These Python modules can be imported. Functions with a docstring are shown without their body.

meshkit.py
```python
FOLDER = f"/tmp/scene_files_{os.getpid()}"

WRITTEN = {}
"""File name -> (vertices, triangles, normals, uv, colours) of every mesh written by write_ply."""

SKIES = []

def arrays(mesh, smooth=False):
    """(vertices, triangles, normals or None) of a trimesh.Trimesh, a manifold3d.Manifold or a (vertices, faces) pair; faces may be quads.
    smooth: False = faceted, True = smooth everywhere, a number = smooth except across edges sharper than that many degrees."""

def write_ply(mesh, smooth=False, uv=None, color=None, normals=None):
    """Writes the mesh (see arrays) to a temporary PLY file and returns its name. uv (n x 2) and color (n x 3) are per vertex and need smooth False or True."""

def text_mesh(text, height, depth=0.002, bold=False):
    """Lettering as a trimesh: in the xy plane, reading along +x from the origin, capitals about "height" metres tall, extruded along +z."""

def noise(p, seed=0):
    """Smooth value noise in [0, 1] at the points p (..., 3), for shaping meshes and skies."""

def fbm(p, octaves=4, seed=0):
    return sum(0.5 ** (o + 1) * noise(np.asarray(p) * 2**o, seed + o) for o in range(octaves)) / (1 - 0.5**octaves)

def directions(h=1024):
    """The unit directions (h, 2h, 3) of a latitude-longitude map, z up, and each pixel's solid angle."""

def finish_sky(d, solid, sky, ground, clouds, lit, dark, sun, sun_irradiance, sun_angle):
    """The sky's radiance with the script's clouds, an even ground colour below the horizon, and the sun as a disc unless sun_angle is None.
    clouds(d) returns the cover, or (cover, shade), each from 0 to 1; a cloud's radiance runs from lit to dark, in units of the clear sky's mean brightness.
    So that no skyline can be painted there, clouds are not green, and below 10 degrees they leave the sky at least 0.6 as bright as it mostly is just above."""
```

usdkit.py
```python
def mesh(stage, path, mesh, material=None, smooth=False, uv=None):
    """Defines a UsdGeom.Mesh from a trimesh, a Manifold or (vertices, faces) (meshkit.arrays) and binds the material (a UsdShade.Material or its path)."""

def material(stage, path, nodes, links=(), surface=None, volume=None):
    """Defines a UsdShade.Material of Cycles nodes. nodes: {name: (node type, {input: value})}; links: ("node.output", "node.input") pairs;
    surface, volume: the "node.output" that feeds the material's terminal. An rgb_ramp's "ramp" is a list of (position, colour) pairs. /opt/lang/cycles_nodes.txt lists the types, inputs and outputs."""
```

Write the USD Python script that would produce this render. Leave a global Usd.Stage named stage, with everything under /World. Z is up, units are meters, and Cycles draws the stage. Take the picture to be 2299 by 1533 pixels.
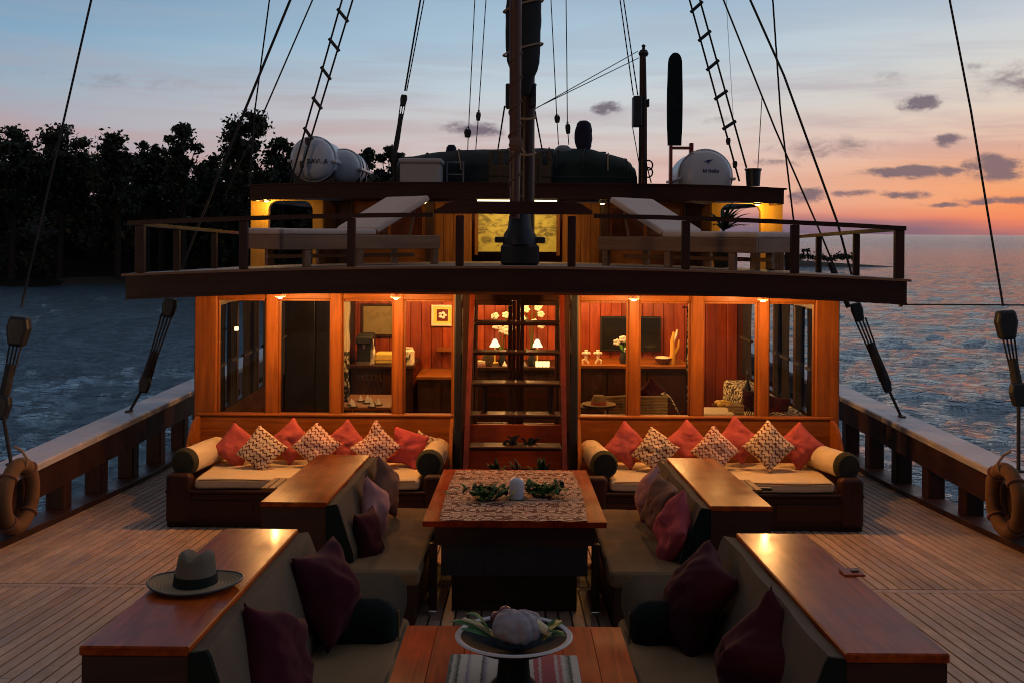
import math, random
import numpy as np
import trimesh
from scipy.spatial import ConvexHull
from shapely.geometry import Polygon
import meshkit
import usdkit
from pxr import Usd, UsdGeom, UsdLux, UsdShade, Gf, Sdf

rng = np.random.default_rng(7)
random.seed(7)
stage = Usd.Stage.CreateInMemory()
UsdGeom.SetStageUpAxis(stage, UsdGeom.Tokens.z)
UsdGeom.SetStageMetersPerUnit(stage, 1.0)
world = UsdGeom.Xform.Define(stage, '/World')
stage.SetDefaultPrim(world.GetPrim())

# ------------------------------------------------------------------ camera, sky, sun, exposure
EYE, F, CX, HZ = 2.83, 2300.0, 1160.0, 520.0          # eye height; lens and horizon in pixels of the 2299 x 1533 photograph
EXPOSURE = 1.0
cam = UsdGeom.Camera.Define(stage, '/World/camera')
cam.CreateHorizontalApertureAttr(36.0)
cam.CreateFocalLengthAttr(F / 2299 * 36)
cam.CreateVerticalApertureOffsetAttr(-(766.5 - HZ) / 2299 * 36)
cam.CreateHorizontalApertureOffsetAttr(-(CX - 1149.5) / 2299 * 36)
cam.CreateExposureAttr(EXPOSURE)
cam.CreateClippingRangeAttr(Gf.Vec2f(0.1, 20000))
_x = UsdGeom.Xformable(cam)
_x.AddTranslateOp().Set((0, 0, EYE))
_x.AddRotateXOp().Set(90)
_x.AddRotateZOp().Set(0.4)
SUN_ROT, SUN_EL = 0.62, 0.012
SKY_STRENGTH = 0.1


def lin(r, g, b):
    return tuple((c / 255 / 12.92) if c <= 10 else ((c / 255 + 0.055) / 1.055) ** 2.4 for c in (r, g, b))


def sky_material():
    g = 1.0 / (SKY_STRENGTH * 2 ** EXPOSURE)

    def ramp(stops):
        return [(p, lin(*c)) for p, c in stops]
    sunset = ramp([(0.0, (112, 96, 118)), (.005, (128, 100, 116)), (.009, (196, 112, 106)), (.014, (244, 126, 84)), (.026, (255, 150, 82)), (.048, (255, 176, 112)), (.075, (246, 184, 148)),
                   (.105, (236, 204, 180)), (.14, (228, 216, 202)), (.18, (212, 214, 214)), (.23, (176, 192, 210)), (.32, (142, 164, 194)), (.5, (140, 147, 162)), (1.0, (146, 140, 147))])
    side = ramp([(0.0, (120, 108, 130)), (.008, (150, 126, 140)), (.02, (214, 168, 160)), (.05, (224, 190, 182)), (.08, (218, 204, 200)), (.105, (212, 210, 210)), (.135, (204, 214, 220)), (.17, (182, 206, 222)), (.23, (160, 186, 208)),
                 (.32, (124, 156, 194)), (.5, (136, 145, 162)), (1.0, (145, 139, 146))])
    away = ramp([(0.0, (104, 102, 128)), (.06, (160, 154, 170)), (.10, (172, 168, 180)), (.13, (154, 172, 190)), (.17, (126, 164, 194)), (.23, (110, 148, 182)), (.32, (84, 122, 166)),
                 (.5, (122, 134, 158)), (1.0, (144, 138, 145))])
    n = {'tc': ('texture_coordinate', {}), 'sep': ('separate_xyz', {}), 'el': ('math', dict(math_type='maximum', value2=0.0)),
         'az': ('math', dict(math_type='arctan2')), 'uv': ('combine_xyz', {}),
         'band': ('noise_texture', dict(scale=3.0, detail=3.0)), 'bmap': ('mapping', dict(scale=(1.0, 9.0, 1.0))), 'bsub': ('math', dict(math_type='multiply_add', value2=0.05, value3=-0.025)),
         'elb': ('math', dict(math_type='add', use_clamp=True)),
         'rs': ('rgb_ramp', dict(ramp=sunset)), 'rm': ('rgb_ramp', dict(ramp=side)), 'ra': ('rgb_ramp', dict(ramp=away)),
         'da': ('math', dict(math_type='subtract', value2=SUN_ROT)), 'daa': ('math', dict(math_type='absolute')),
         'f1': ('map_range', dict(range_type='smoothstep', from_min=0.04, from_max=0.56, to_min=0.0, to_max=1.0, clamp=True)),
         'f2': ('map_range', dict(range_type='smoothstep', from_min=0.5, from_max=1.25, to_min=0.0, to_max=1.0, clamp=True)),
         'm1': ('mix', dict(mix_type='mix')), 'm2': ('mix', dict(mix_type='mix')),
         'phys': ('sky_texture', dict(sky_type='single_scattering', sun_disc=False, sun_elevation=SUN_EL, sun_rotation=SUN_ROT, ozone_density=3.0)),
         'gain': ('vector_math', dict(math_type='scale', scale=g)), 'mp': ('mix', dict(mix_type='mix', fac=0.06)),
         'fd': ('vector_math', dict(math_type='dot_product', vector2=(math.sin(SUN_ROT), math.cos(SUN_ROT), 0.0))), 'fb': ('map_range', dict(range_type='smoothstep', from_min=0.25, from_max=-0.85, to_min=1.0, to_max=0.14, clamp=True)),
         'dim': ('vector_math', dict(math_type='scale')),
         'b': ('background_shader', dict(strength=SKY_STRENGTH))}
    k = [('tc.generated', 'sep.vector'), ('sep.x', 'az.value1'), ('sep.y', 'az.value2'), ('az.value', 'uv.x'), ('sep.z', 'uv.y'), ('sep.z', 'el.value1'),
         ('uv.vector', 'bmap.vector'), ('bmap.vector', 'band.vector'), ('band.fac', 'bsub.value1'), ('el.value', 'elb.value1'), ('bsub.value', 'elb.value2'),
         ('elb.value', 'rs.fac'), ('elb.value', 'rm.fac'), ('elb.value', 'ra.fac'),
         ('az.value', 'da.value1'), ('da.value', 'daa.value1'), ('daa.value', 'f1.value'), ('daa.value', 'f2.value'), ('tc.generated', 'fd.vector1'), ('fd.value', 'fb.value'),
         ('rs.color', 'm1.color1'), ('rm.color', 'm1.color2'), ('f1.result', 'm1.fac'), ('m1.color', 'm2.color1'), ('ra.color', 'm2.color2'), ('f2.result', 'm2.fac')]
    # small dusk clouds: (azimuth, elevation, half width, half height, cover)
    px = lambda x, y, w, h, c: ((x - CX) / F, (HZ - y) / F, w / F, h / F, c)
    clouds = [px(2010, 388, 110, 14, .8), px(2155, 382, 55, 30, .9), px(2085, 322, 34, 16, .8), px(2005, 250, 48, 17, .85), px(1990, 434, 50, 11, .8), px(1878, 434, 60, 8, .7),
              px(1790, 440, 34, 22, .75), px(2240, 446, 130, 10, .75), px(2255, 345, 26, 13, .8), px(2245, 420, 30, 7, .8), px(1365, 243, 40, 17, .75), px(1060, 290, 75, 18, .7),
              px(1965, 195, 50, 20, .35), px(2140, 180, 45, 18, .4), px(2290, 350, 20, 14, .7), px(1730, 365, 60, 9, .5), px(1830, 335, 170, 24, .42), px(2240, 205, 180, 50, .40), px(2080, 455, 60, 7, .6), px(1600, 270, 90, 14, .3),
              px(2420, 400, 90, 16, .8), px(2560, 330, 70, 20, .7), px(-200, 330, 130, 16, .35), px(300, 215, 330, 26, .25), px(2750, 420, 150, 14, .7)]
    n['cn'] = ('noise_texture', dict(scale=30.0, detail=7.0, roughness=0.68, distortion=0.4))
    n['cmap'] = ('mapping', dict(scale=(1.0, 1.9, 1.0)))
    k += [('uv.vector', 'cmap.vector'), ('cmap.vector', 'cn.vector')]
    n['wn'] = ('noise_texture', dict(scale=16.0, detail=5.0, roughness=0.65))
    n['ws'] = ('vector_math', dict(math_type='subtract', vector2=(0.5, 0.5, 0.5)))
    n['wq'] = ('vector_math', dict(math_type='multiply', vector2=(0.075, 0.020, 0.0)))
    n['wv'] = ('vector_math', dict(math_type='add'))
    k += [('cmap.vector', 'wn.vector'), ('wn.color', 'ws.vector1'), ('ws.vector', 'wq.vector1'), ('uv.vector', 'wv.vector1'), ('wq.vector', 'wv.vector2')]
    last = None
    for i, (u, v, w, h, c) in enumerate(clouds):
        n[f'c{i}'] = ('mapping', dict(scale=(1 / w, 1 / h, 0.0), location=(-u / w, -v / h, 0.0)))
        n[f'l{i}'] = ('vector_math', dict(math_type='length'))
        n[f's{i}'] = ('map_range', dict(range_type='smoothstep', from_min=1.7, from_max=0.0, to_min=0.0, to_max=c * 1.15, clamp=True))
        k += [('wv.vector', f'c{i}.vector'), (f'c{i}.vector', f'l{i}.vector1'), (f'l{i}.value', f's{i}.value')]
        if last:
            n[f'x{i}'] = ('math', dict(math_type='maximum'))
            k += [(last, f'x{i}.value1'), (f's{i}.result', f'x{i}.value2')]
            last = f'x{i}.value'
        else:
            last = f's{i}.result'
    n['vm'] = ('mapping', dict(scale=(2.2, 26.0, 1.0), rotation=(0.0, 0.0, 0.03)))
    n['vn'] = ('noise_texture', dict(scale=1.6, detail=6.0, roughness=0.6, distortion=0.5))
    n['vr'] = ('map_range', dict(range_type='smoothstep', from_min=0.40, from_max=0.68, to_min=0.0, to_max=1.0, clamp=True))
    n['vb'] = ('rgb_ramp', dict(ramp=[(0.0, (.3, .3, .3)), (.03, (.45, .45, .45)), (.09, (.58, .58, .58)), (.125, (.60, .60, .60)), (.17, (.30, .30, .30)), (.26, (.12, .12, .12)), (.4, (.05, .05, .05)), (1.0, (0, 0, 0))]))
    n['vf'] = ('math', dict(math_type='multiply'))
    n['vc'] = ('rgb_ramp', dict(ramp=[(0.0, lin(226, 128, 104)), (.05, lin(214, 148, 130)), (.10, lin(190, 162, 164)), (.14, lin(172, 166, 178)), (.25, lin(170, 182, 196)), (1.0, lin(90, 96, 120))]))
    n['vx'] = ('mix', dict(mix_type='mix'))
    k += [('uv.vector', 'vm.vector'), ('vm.vector', 'vn.vector'), ('vn.fac', 'vr.value'), ('el.value', 'vb.fac'), ('vr.result', 'vf.value1'), ('vb.color', 'vf.value2'), ('el.value', 'vc.fac'),
          ('m2.color', 'vx.color1'), ('vc.color', 'vx.color2'), ('vf.value', 'vx.fac')]
    n['ce'] = ('math', dict(math_type='multiply_add', value2=4.4, value3=-1.95))
    n['ca'] = ('math', dict(math_type='add'))
    n['cf'] = ('map_range', dict(range_type='smoothstep', from_min=0.20, from_max=1.0, to_min=0.0, to_max=0.92, clamp=True))
    n['cc'] = ('mix', dict(mix_type='mix', color2=lin(112, 98, 112)))
    n['cz'] = ('math', dict(math_type='multiply'))
    k += [('cn.fac', 'ce.value1'), ('ce.value', 'cz.value1'), (last, 'cz.value2'), (last, 'ca.value1'), ('cz.value', 'ca.value2'), ('ca.value', 'cf.value'), ('cf.result', 'cc.fac'),
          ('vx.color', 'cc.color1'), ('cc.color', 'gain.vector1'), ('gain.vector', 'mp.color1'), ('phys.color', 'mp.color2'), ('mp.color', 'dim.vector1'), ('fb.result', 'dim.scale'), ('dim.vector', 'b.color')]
    return usdkit.material(stage, '/World/Looks/sky', n, k, surface='b.background')


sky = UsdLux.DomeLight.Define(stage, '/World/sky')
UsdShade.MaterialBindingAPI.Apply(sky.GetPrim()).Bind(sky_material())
sky.GetPrim().SetCustomDataByKey('kind', 'structure')
sun = UsdLux.DistantLight.Define(stage, '/World/sun')
sun.CreateIntensityAttr(0.03)
sun.CreateNormalizeAttr(True) if hasattr(sun, 'CreateNormalizeAttr') else None
sun.CreateAngleAttr(8.0)
sun.CreateColorAttr(Gf.Vec3f(1.0, 0.62, 0.36))
_s = UsdGeom.Xformable(sun)
_s.AddRotateZOp().Set(-math.degrees(SUN_ROT))
_s.AddRotateXOp().Set(90 - math.degrees(0.05))
_s.GetPrim()

# ------------------------------------------------------------------ helpers: naming and grouping
used = {}
Vv = np.array


def numbered(parent, name):
    k = (parent, name)
    i = used.get(k, 0)
    used[k] = i + 1
    return name if i == 0 else f'{name}_{i:03d}'


def keys(prim, label=None, cat=None, group=None, kind=None):
    for k, v in (('label', label), ('category', cat), ('group', group), ('kind', kind)):
        if v:
            prim.SetCustomDataByKey(k, v)
    return prim


def thing(name, label, cat, loc=(0, 0, 0), rz=0.0, rx=0.0, ry=0.0, group=None, kind=None):
    p = '/World/' + numbered('/World', name)
    x = UsdGeom.Xform.Define(stage, p)
    x.AddTranslateOp().Set(Gf.Vec3d(*map(float, loc)))
    if rz:
        x.AddRotateZOp().Set(float(rz))
    if rx:
        x.AddRotateXOp().Set(float(rx))
    if ry:
        x.AddRotateYOp().Set(float(ry))
    keys(x.GetPrim(), label, cat, group, kind)
    return p


def obj(name, mesh, mat, parent='/World', smooth=30, **kw):
    p = parent + '/' + numbered(parent, name)
    m = usdkit.mesh(stage, p, mesh, mat, smooth=smooth)
    keys(m.GetPrim(), **kw)
    return p


def copy_of(src, name, label, cat, loc, rz=0.0, rx=0.0, ry=0.0, group=None):
    p = thing(name, label, cat, loc, rz, rx, ry, group)
    pr = stage.GetPrimAtPath(p)
    inner = UsdGeom.Xform.Define(stage, p)
    pr.GetReferences().AddInternalReference(src)
    pr.SetInstanceable(True)
    return p


# ------------------------------------------------------------------ helpers: shapes
def P(px, py, y):
    """A pixel of the photograph at depth y (the photograph leans by 0.4 degrees)."""
    dx, dy = px - CX, py - HZ
    r = math.radians(0.4)
    dx, dy = dx * math.cos(r) + dy * math.sin(r), dy * math.cos(r) - dx * math.sin(r)
    return Vv([dx * y / F, y, EYE - dy * y / F])


def hull(pts):
    pts = np.asarray(pts, float)
    h = ConvexHull(pts)
    v = pts[h.vertices]
    idx = {o: i for i, o in enumerate(h.vertices)}
    f = np.array([[idx[i] for i in s] for s in h.simplices])
    c = v.mean(0)
    tri = v[f]
    nrm = np.cross(tri[:, 1] - tri[:, 0], tri[:, 2] - tri[:, 0])
    flip = ((tri.mean(1) - c) * nrm).sum(1) < 0
    f[flip] = f[flip][:, ::-1]
    return trimesh.Trimesh(v, f, process=False)


SG = np.array([[a, b, c] for a in (-1, 1) for b in (-1, 1) for c in (-1, 1)], float)


def B(x0, x1, y0, y1, z0, z1, b=0.006):
    """A box with chamfered edges."""
    c = Vv([(x0 + x1) / 2, (y0 + y1) / 2, (z0 + z1) / 2])
    h = Vv([abs(x1 - x0), abs(y1 - y0), abs(z1 - z0)]) / 2
    b = min(b, h.min() * 0.49)
    if b <= 0:
        pts = SG * h
    else:
        pts = np.vstack([SG * (h - b + b * e) for e in np.eye(3)])
    return hull(pts + c)


_ico = trimesh.creation.icosphere(2).vertices


def R(x0, x1, y0, y1, z0, z1, r=0.03):
    """A soft box: the hull of eight balls."""
    c = Vv([(x0 + x1) / 2, (y0 + y1) / 2, (z0 + z1) / 2])
    h = Vv([abs(x1 - x0), abs(y1 - y0), abs(z1 - z0)]) / 2
    r = min(r, h.min() * 0.98)
    return hull(np.vstack([s * (h - r) + _ico * r for s in SG]) + c)


def frames(pts):
    pts = np.asarray(pts, float)
    t = np.gradient(pts, axis=0)
    t /= np.maximum(np.linalg.norm(t, axis=1, keepdims=True), 1e-9)
    up = Vv([0, 0, 1.0]) if abs(t[0][2]) < 0.9 else Vv([1.0, 0, 0])
    us, ws = [], []
    for d in t:
        u = np.cross(up, d)
        u /= max(np.linalg.norm(u), 1e-9)
        w = np.cross(d, u)
        up = w
        us.append(u)
        ws.append(w)
    return pts, np.array(us), np.array(ws)


def tube(pts, r, n=8, closed=False):
    pts, us, ws = frames(pts)
    m = len(pts)
    r = np.broadcast_to(np.asarray(r, float), (m,))
    a = np.linspace(0, 2 * np.pi, n, endpoint=False)
    v = (pts[:, None] + r[:, None, None] * (np.cos(a)[None, :, None] * us[:, None] + np.sin(a)[None, :, None] * ws[:, None])).reshape(-1, 3)
    f = []
    last = m if closed else m - 1
    for i in range(last):
        j = (i + 1) % m
        for k in range(n):
            q = (k + 1) % n
            f += [[i * n + k, i * n + q, j * n + q], [i * n + k, j * n + q, j * n + k]]
    if not closed:
        v = np.vstack([v, pts[0], pts[-1]])
        for k in range(n):
            q = (k + 1) % n
            f += [[m * n, q, k], [m * n + 1, (m - 1) * n + k, (m - 1) * n + q]]
    return trimesh.Trimesh(v, np.array(f), process=False)


def rod(a, b, r, n=8):
    return tube([a, b], r, n)


def rope(a, b, r, sag=0.0, n=6, k=2):
    t = np.linspace(0, 1, k if sag == 0 else 12)[:, None]
    p = Vv(a) * (1 - t) + Vv(b) * t
    p[:, 2] -= sag * 4 * (t * (1 - t))[:, 0]
    return tube(p, r, n)


def lathe(prof, n=24):
    return trimesh.creation.revolve(np.asarray(prof, float), sections=n)


def prism(poly, d, plane='xz', at=0.0):
    """Polygon (list of 2-D points) made d thick. plane xz: thick along y from at; yz: thick along x; xy: thick along z."""
    m = trimesh.creation.extrude_polygon(Polygon(poly).buffer(0), d, engine='earcut')
    v = m.vertices.copy()
    if plane == 'xz':
        m.vertices = np.c_[v[:, 0], at + d - v[:, 2], v[:, 1]]
    elif plane == 'yz':
        m.vertices = np.c_[at + v[:, 2], v[:, 0], v[:, 1]]
    else:
        m.vertices = np.c_[v[:, 0], v[:, 1], at + v[:, 2]]
    return m


def cat(*ms):
    ms = [m for m in ms if m is not None]
    return trimesh.util.concatenate(ms) if len(ms) > 1 else ms[0]


def moved(m, loc=(0, 0, 0), rx=0, ry=0, rz=0, s=1.0):
    m = m.copy()
    M = trimesh.transformations.euler_matrix(math.radians(rx), math.radians(ry), math.radians(rz))
    if np.ndim(s) or s != 1.0:
        m.vertices = m.vertices * s
    m.apply_transform(M)
    m.apply_translation(loc)
    return m


def ball(r, loc=(0, 0, 0), s=(1, 1, 1), k=2):
    m = trimesh.creation.icosphere(k, r)
    m.vertices = m.vertices * Vv(s) + Vv(loc)
    return m


def lumpy(m, amp, freq, seed=0):
    m = m.copy()
    v = m.vertices
    n = m.vertex_normals
    m.vertices = v + n * ((meshkit.fbm(v * freq + 50 + seed * 7, 3, seed) - 0.5) * 2 * amp)[:, None]
    return m


def pillow(w, h, t, seed=0, n=21):
    """A stuffed square pillow in the xz plane, centre at the origin, with drawn-out corners."""
    g = np.linspace(-1, 1, n)
    u, v = np.meshgrid(g, g, indexing='ij')
    th = np.clip(1 - np.abs(u) ** 2.4, 0, 1) ** 0.55 * np.clip(1 - np.abs(v) ** 2.4, 0, 1) ** 0.55
    x = w / 2 * u * (1 - 0.09 * (1 - v ** 2))
    z = h / 2 * v * (1 - 0.09 * (1 - u ** 2))
    wr = (meshkit.fbm(np.stack([u * 2.4, v * 2.4, np.full_like(u, seed * 3.7)], -1) + 20, 3, seed) - 0.5) * 0.8
    bend = (meshkit.fbm(np.stack([u * 1.1, v * 1.1, np.full_like(u, seed * 1.3)], -1) + 40, 2, seed + 3) - 0.5)
    x = x + bend * w * .07
    z = z + (meshkit.fbm(np.stack([u * 1.2, v * 1.2, np.full_like(u, seed * 2.3)], -1) + 60, 2, seed + 5) - 0.5) * h * .10
    off = bend * t * 0.7
    top = np.stack([x, -t / 2 * th * (1 + wr) + off, z], -1).reshape(-1, 3)
    bot = np.stack([x, t / 2 * th * (1 - wr) + off, z], -1).reshape(-1, 3)
    f = []
    for i in range(n - 1):
        for j in range(n - 1):
            a, b, c, d = i * n + j, (i + 1) * n + j, (i + 1) * n + j + 1, i * n + j + 1
            f += [[a, b, c], [a, c, d]]
            o = n * n
            f += [[o + a, o + c, o + b], [o + a, o + d, o + c]]
    m = trimesh.Trimesh(np.vstack([top, bot]), np.array(f), process=False)
    m.merge_vertices(digits_vertex=6)
    return m


def sheet(nx, ny, fn):
    """A surface fn(u, v) -> (3,) sampled on a grid, u and v from 0 to 1."""
    u, v = np.meshgrid(np.linspace(0, 1, nx), np.linspace(0, 1, ny), indexing='ij')
    p = np.stack(fn(u, v), -1).reshape(-1, 3)
    i, j = np.meshgrid(np.arange(nx - 1), np.arange(ny - 1), indexing='ij')
    a = (i * ny + j).ravel()
    f = np.vstack([np.c_[a, a + ny, a + ny + 1], np.c_[a, a + ny + 1, a + 1]])
    return trimesh.Trimesh(p, f, process=False)


# ------------------------------------------------------------------ materials
L = '/World/Looks/'


def plain(name, col, rough=0.5, **kw):
    return usdkit.material(stage, L + name, {'p': ('principled_bsdf', dict(base_color=col, roughness=rough, **kw))}, surface='p.BSDF')


def wood(name, dark, light, axis='x', rough=0.35, coat=0.0, fine=1.0, vary=0.16, bump=0.12, spec=0.5, ior=1.5, wear=0.10):
    sc = {'x': (0.7, 13, 13), 'y': (13, 0.7, 13), 'z': (13, 13, 0.7)}[axis]
    n = {'tc': ('texture_coordinate', {}), 'oi': ('object_info', {}), 'sh': ('vector_math', dict(math_type='scale', vector1=(17.0, 23.0, 31.0))), 'ad': ('vector_math', dict(math_type='add')),
         'mp': ('mapping', dict(scale=tuple(s * fine for s in sc))), 'no': ('noise_texture', dict(scale=1.6, detail=5.0, roughness=0.62, distortion=0.9)),
         'rp': ('rgb_ramp', dict(ramp=[(0.28, dark), (0.52, tuple((a + b) / 2 for a, b in zip(dark, light))), (0.74, light)])),
         'n2': ('noise_texture', dict(scale=2.2, detail=3.0)), 'r2': ('map_range', dict(from_min=0.3, from_max=0.7, to_min=0.82, to_max=1.12, clamp=True)),
         'rv': ('map_range', dict(from_min=0.0, from_max=1.0, to_min=1 - vary, to_max=1 + vary)), 'mv': ('math', dict(math_type='multiply')),
         'hv': ('hsv', {}), 'gp': ('geometry', {}), 'ns': ('noise_texture', dict(scale=0.9, detail=6.0, roughness=0.7, distortion=0.6)), 'rs': ('map_range', dict(from_min=0.35, from_max=0.62, to_min=1 - wear, to_max=1.0, clamp=True)), 'mw': ('math', dict(math_type='multiply')), 'bp': ('bump', dict(strength=bump, distance=0.004)), 'rr': ('map_range', dict(from_min=0.3, from_max=0.7, to_min=rough * 0.8, to_max=rough * 1.3)),
         'p': ('principled_bsdf', dict(roughness=rough, coat_weight=coat, coat_roughness=0.08, specular_ior_level=spec, ior=ior))}
    k = [('oi.random', 'sh.scale'), ('tc.object', 'ad.vector1'), ('sh.vector', 'ad.vector2'), ('ad.vector', 'mp.vector'), ('mp.vector', 'no.vector'), ('no.fac', 'rp.fac'), ('ad.vector', 'n2.vector'),
         ('n2.fac', 'r2.value'), ('oi.random', 'rv.value'), ('rv.result', 'mv.value1'), ('r2.result', 'mv.value2'), ('gp.position', 'ns.vector'), ('ns.fac', 'rs.value'), ('mv.value', 'mw.value1'), ('rs.result', 'mw.value2'), ('mw.value', 'hv.value'), ('rp.color', 'hv.color'), ('hv.color', 'p.base_color'),
         ('no.fac', 'bp.height'), ('bp.normal', 'p.normal'), ('n2.fac', 'rr.value'), ('rr.result', 'p.roughness')]
    return usdkit.material(stage, L + name, n, k, surface='p.BSDF')


def fabric(name, a, b, scale=60.0, rough=0.9, sheen=0.02, bump=0.4):
    n = {'tc': ('texture_coordinate', {}), 'no': ('noise_texture', dict(scale=4.0, detail=4.0)), 'wv': ('noise_texture', dict(scale=scale * 4, detail=2.0)), 'rp': ('rgb_ramp', dict(ramp=[(0.3, a), (0.7, b)])),
         'mx': ('math', dict(math_type='multiply_add', value2=0.35)), 'bp': ('bump', dict(strength=bump, distance=0.003)), 'p': ('principled_bsdf', dict(roughness=rough, sheen_weight=sheen, specular_ior_level=0.1))}
    k = [('tc.object', 'no.vector'), ('tc.object', 'wv.vector'), ('wv.fac', 'mx.value1'), ('no.fac', 'mx.value3'), ('mx.value', 'rp.fac'), ('rp.color', 'p.base_color'), ('wv.fac', 'bp.height'), ('bp.normal', 'p.normal')]
    return usdkit.material(stage, L + name, n, k, surface='p.BSDF')


M = {}
for ax in 'xyz':
    M['teak' + ax] = wood('varnished_teak_' + ax, (.15, .038, .004), (.35, .110, .011), ax, 0.5, 0.0, spec=0.3)
    M['mahog' + ax] = wood('dark_mahogany_' + ax, (.026, .008, .004), (.058, .017, .007), ax, 0.45, 0.0, spec=0.3)
    M['red' + ax] = wood('red_cabin_wood_' + ax, (.17, .022, .005), (.36, .060, .012), ax, 0.38, 0.2)
M['tabletop'] = wood('bench_top_varnish', (.15, .018, .002), (.47, .078, .007), 'y', 0.28, 0.04, vary=0.06, bump=0.05, spec=0.4, ior=1.22, wear=0.25)
M['sparz'] = wood('dull_red_spar', (.07, .022, .012), (.13, .045, .025), 'z', 0.5)
M['spar_rope'] = fabric('dull_spar_rope', (.10, .055, .035), (.17, .10, .065), 120)
M['olive'] = fabric('dark_olive_canvas', (.022, .021, .012), (.045, .042, .025))
M['ebony'] = wood('black_stained_wood', (.010, .008, .009), (.022, .016, .016), 'z', 0.4)
M['lounge'] = wood('weathered_lounger_teak', (.22, .105, .05), (.36, .19, .10), 'x', 0.6)
M['deck'] = wood('deck_teak_grey', (.37, .235, .148), (.57, .395, .272), 'y', 0.62, vary=0.15, bump=0.7, wear=0.32, fine=1.7)
M['deck2'] = wood('deck_teak_brown', (.33, .20, .123), (.52, .345, .23), 'y', 0.62, vary=0.15, bump=0.7, wear=0.32, fine=1.7)
M['cap'] = wood('painted_cap_rail', (.40, .37, .38), (.52, .48, .49), 'y', 0.4, vary=0.05)
M['caulk'] = plain('black_caulking', (.012, .011, .010), 0.8)
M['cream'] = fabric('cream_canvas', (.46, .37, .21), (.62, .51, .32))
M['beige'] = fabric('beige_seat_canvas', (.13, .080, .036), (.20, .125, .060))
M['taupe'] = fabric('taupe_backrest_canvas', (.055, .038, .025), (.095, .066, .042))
M['darkgreen'] = fabric('dark_green_canvas', (.004, .007, .006), (.010, .014, .011))
M['white_fab'] = fabric('white_lounger_canvas', (.62, .45, .36), (.74, .56, .46))
M['redfab'] = fabric('coral_red_cotton', (.24, .036, .036), (.43, .095, .088), 26, bump=0.9)
M['redfab2'] = fabric('rose_red_cotton', (.26, .030, .038), (.43, .075, .082), 26, bump=0.9)
M['maroon'] = fabric('maroon_cotton', (.026, .003, .006), (.050, .006, .011))
M['darkcurtain'] = fabric('dark_curtain', (.010, .008, .010), (.022, .018, .022))
M['mauve'] = fabric('mauve_cotton', (.30, .12, .11), (.42, .19, .17))
M['brownfab'] = fabric('brown_cotton', (.12, .055, .035), (.20, .095, .06))
M['tarp'] = fabric('dark_tarpaulin', (.016, .020, .020), (.032, .036, .036), 20, 0.7)
M['tarpgreen'] = fabric('green_tarpaulin', (.008, .014, .012), (.017, .027, .023), 20, 0.75)
M['navy'] = fabric('navy_cover', (.016, .016, .032), (.030, .030, .055), 20, 0.7)
M['black'] = plain('black_paint', (.012, .012, .013), 0.5)
M['iron'] = plain('dark_iron', (.05, .045, .042), 0.45, metallic=0.7)
M['steel'] = plain('bright_steel', (.6, .58, .55), 0.25, metallic=1.0)
M['ropedark'] = fabric('tarred_rope', (.022, .020, .019), (.05, .045, .04), 120)
M['ropetan'] = fabric('tan_rope', (.24, .15, .085), (.38, .25, .15), 120)
M['ringtan'] = fabric('life_ring_tan', (.10, .052, .022), (.18, .095, .045), 50)
M['white'] = plain('white_gelcoat', (.60, .60, .62), 0.35)
M['offwhite'] = plain('off_white_box', (.42, .38, .36), 0.5)
M['grey'] = plain('grey_plastic', (.16, .16, .17), 0.5)
M['blue_print'] = plain('blue_print', (.03, .04, .16), 0.6)
M['black_print'] = plain('black_print', (.02, .02, .025), 0.6)
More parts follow.
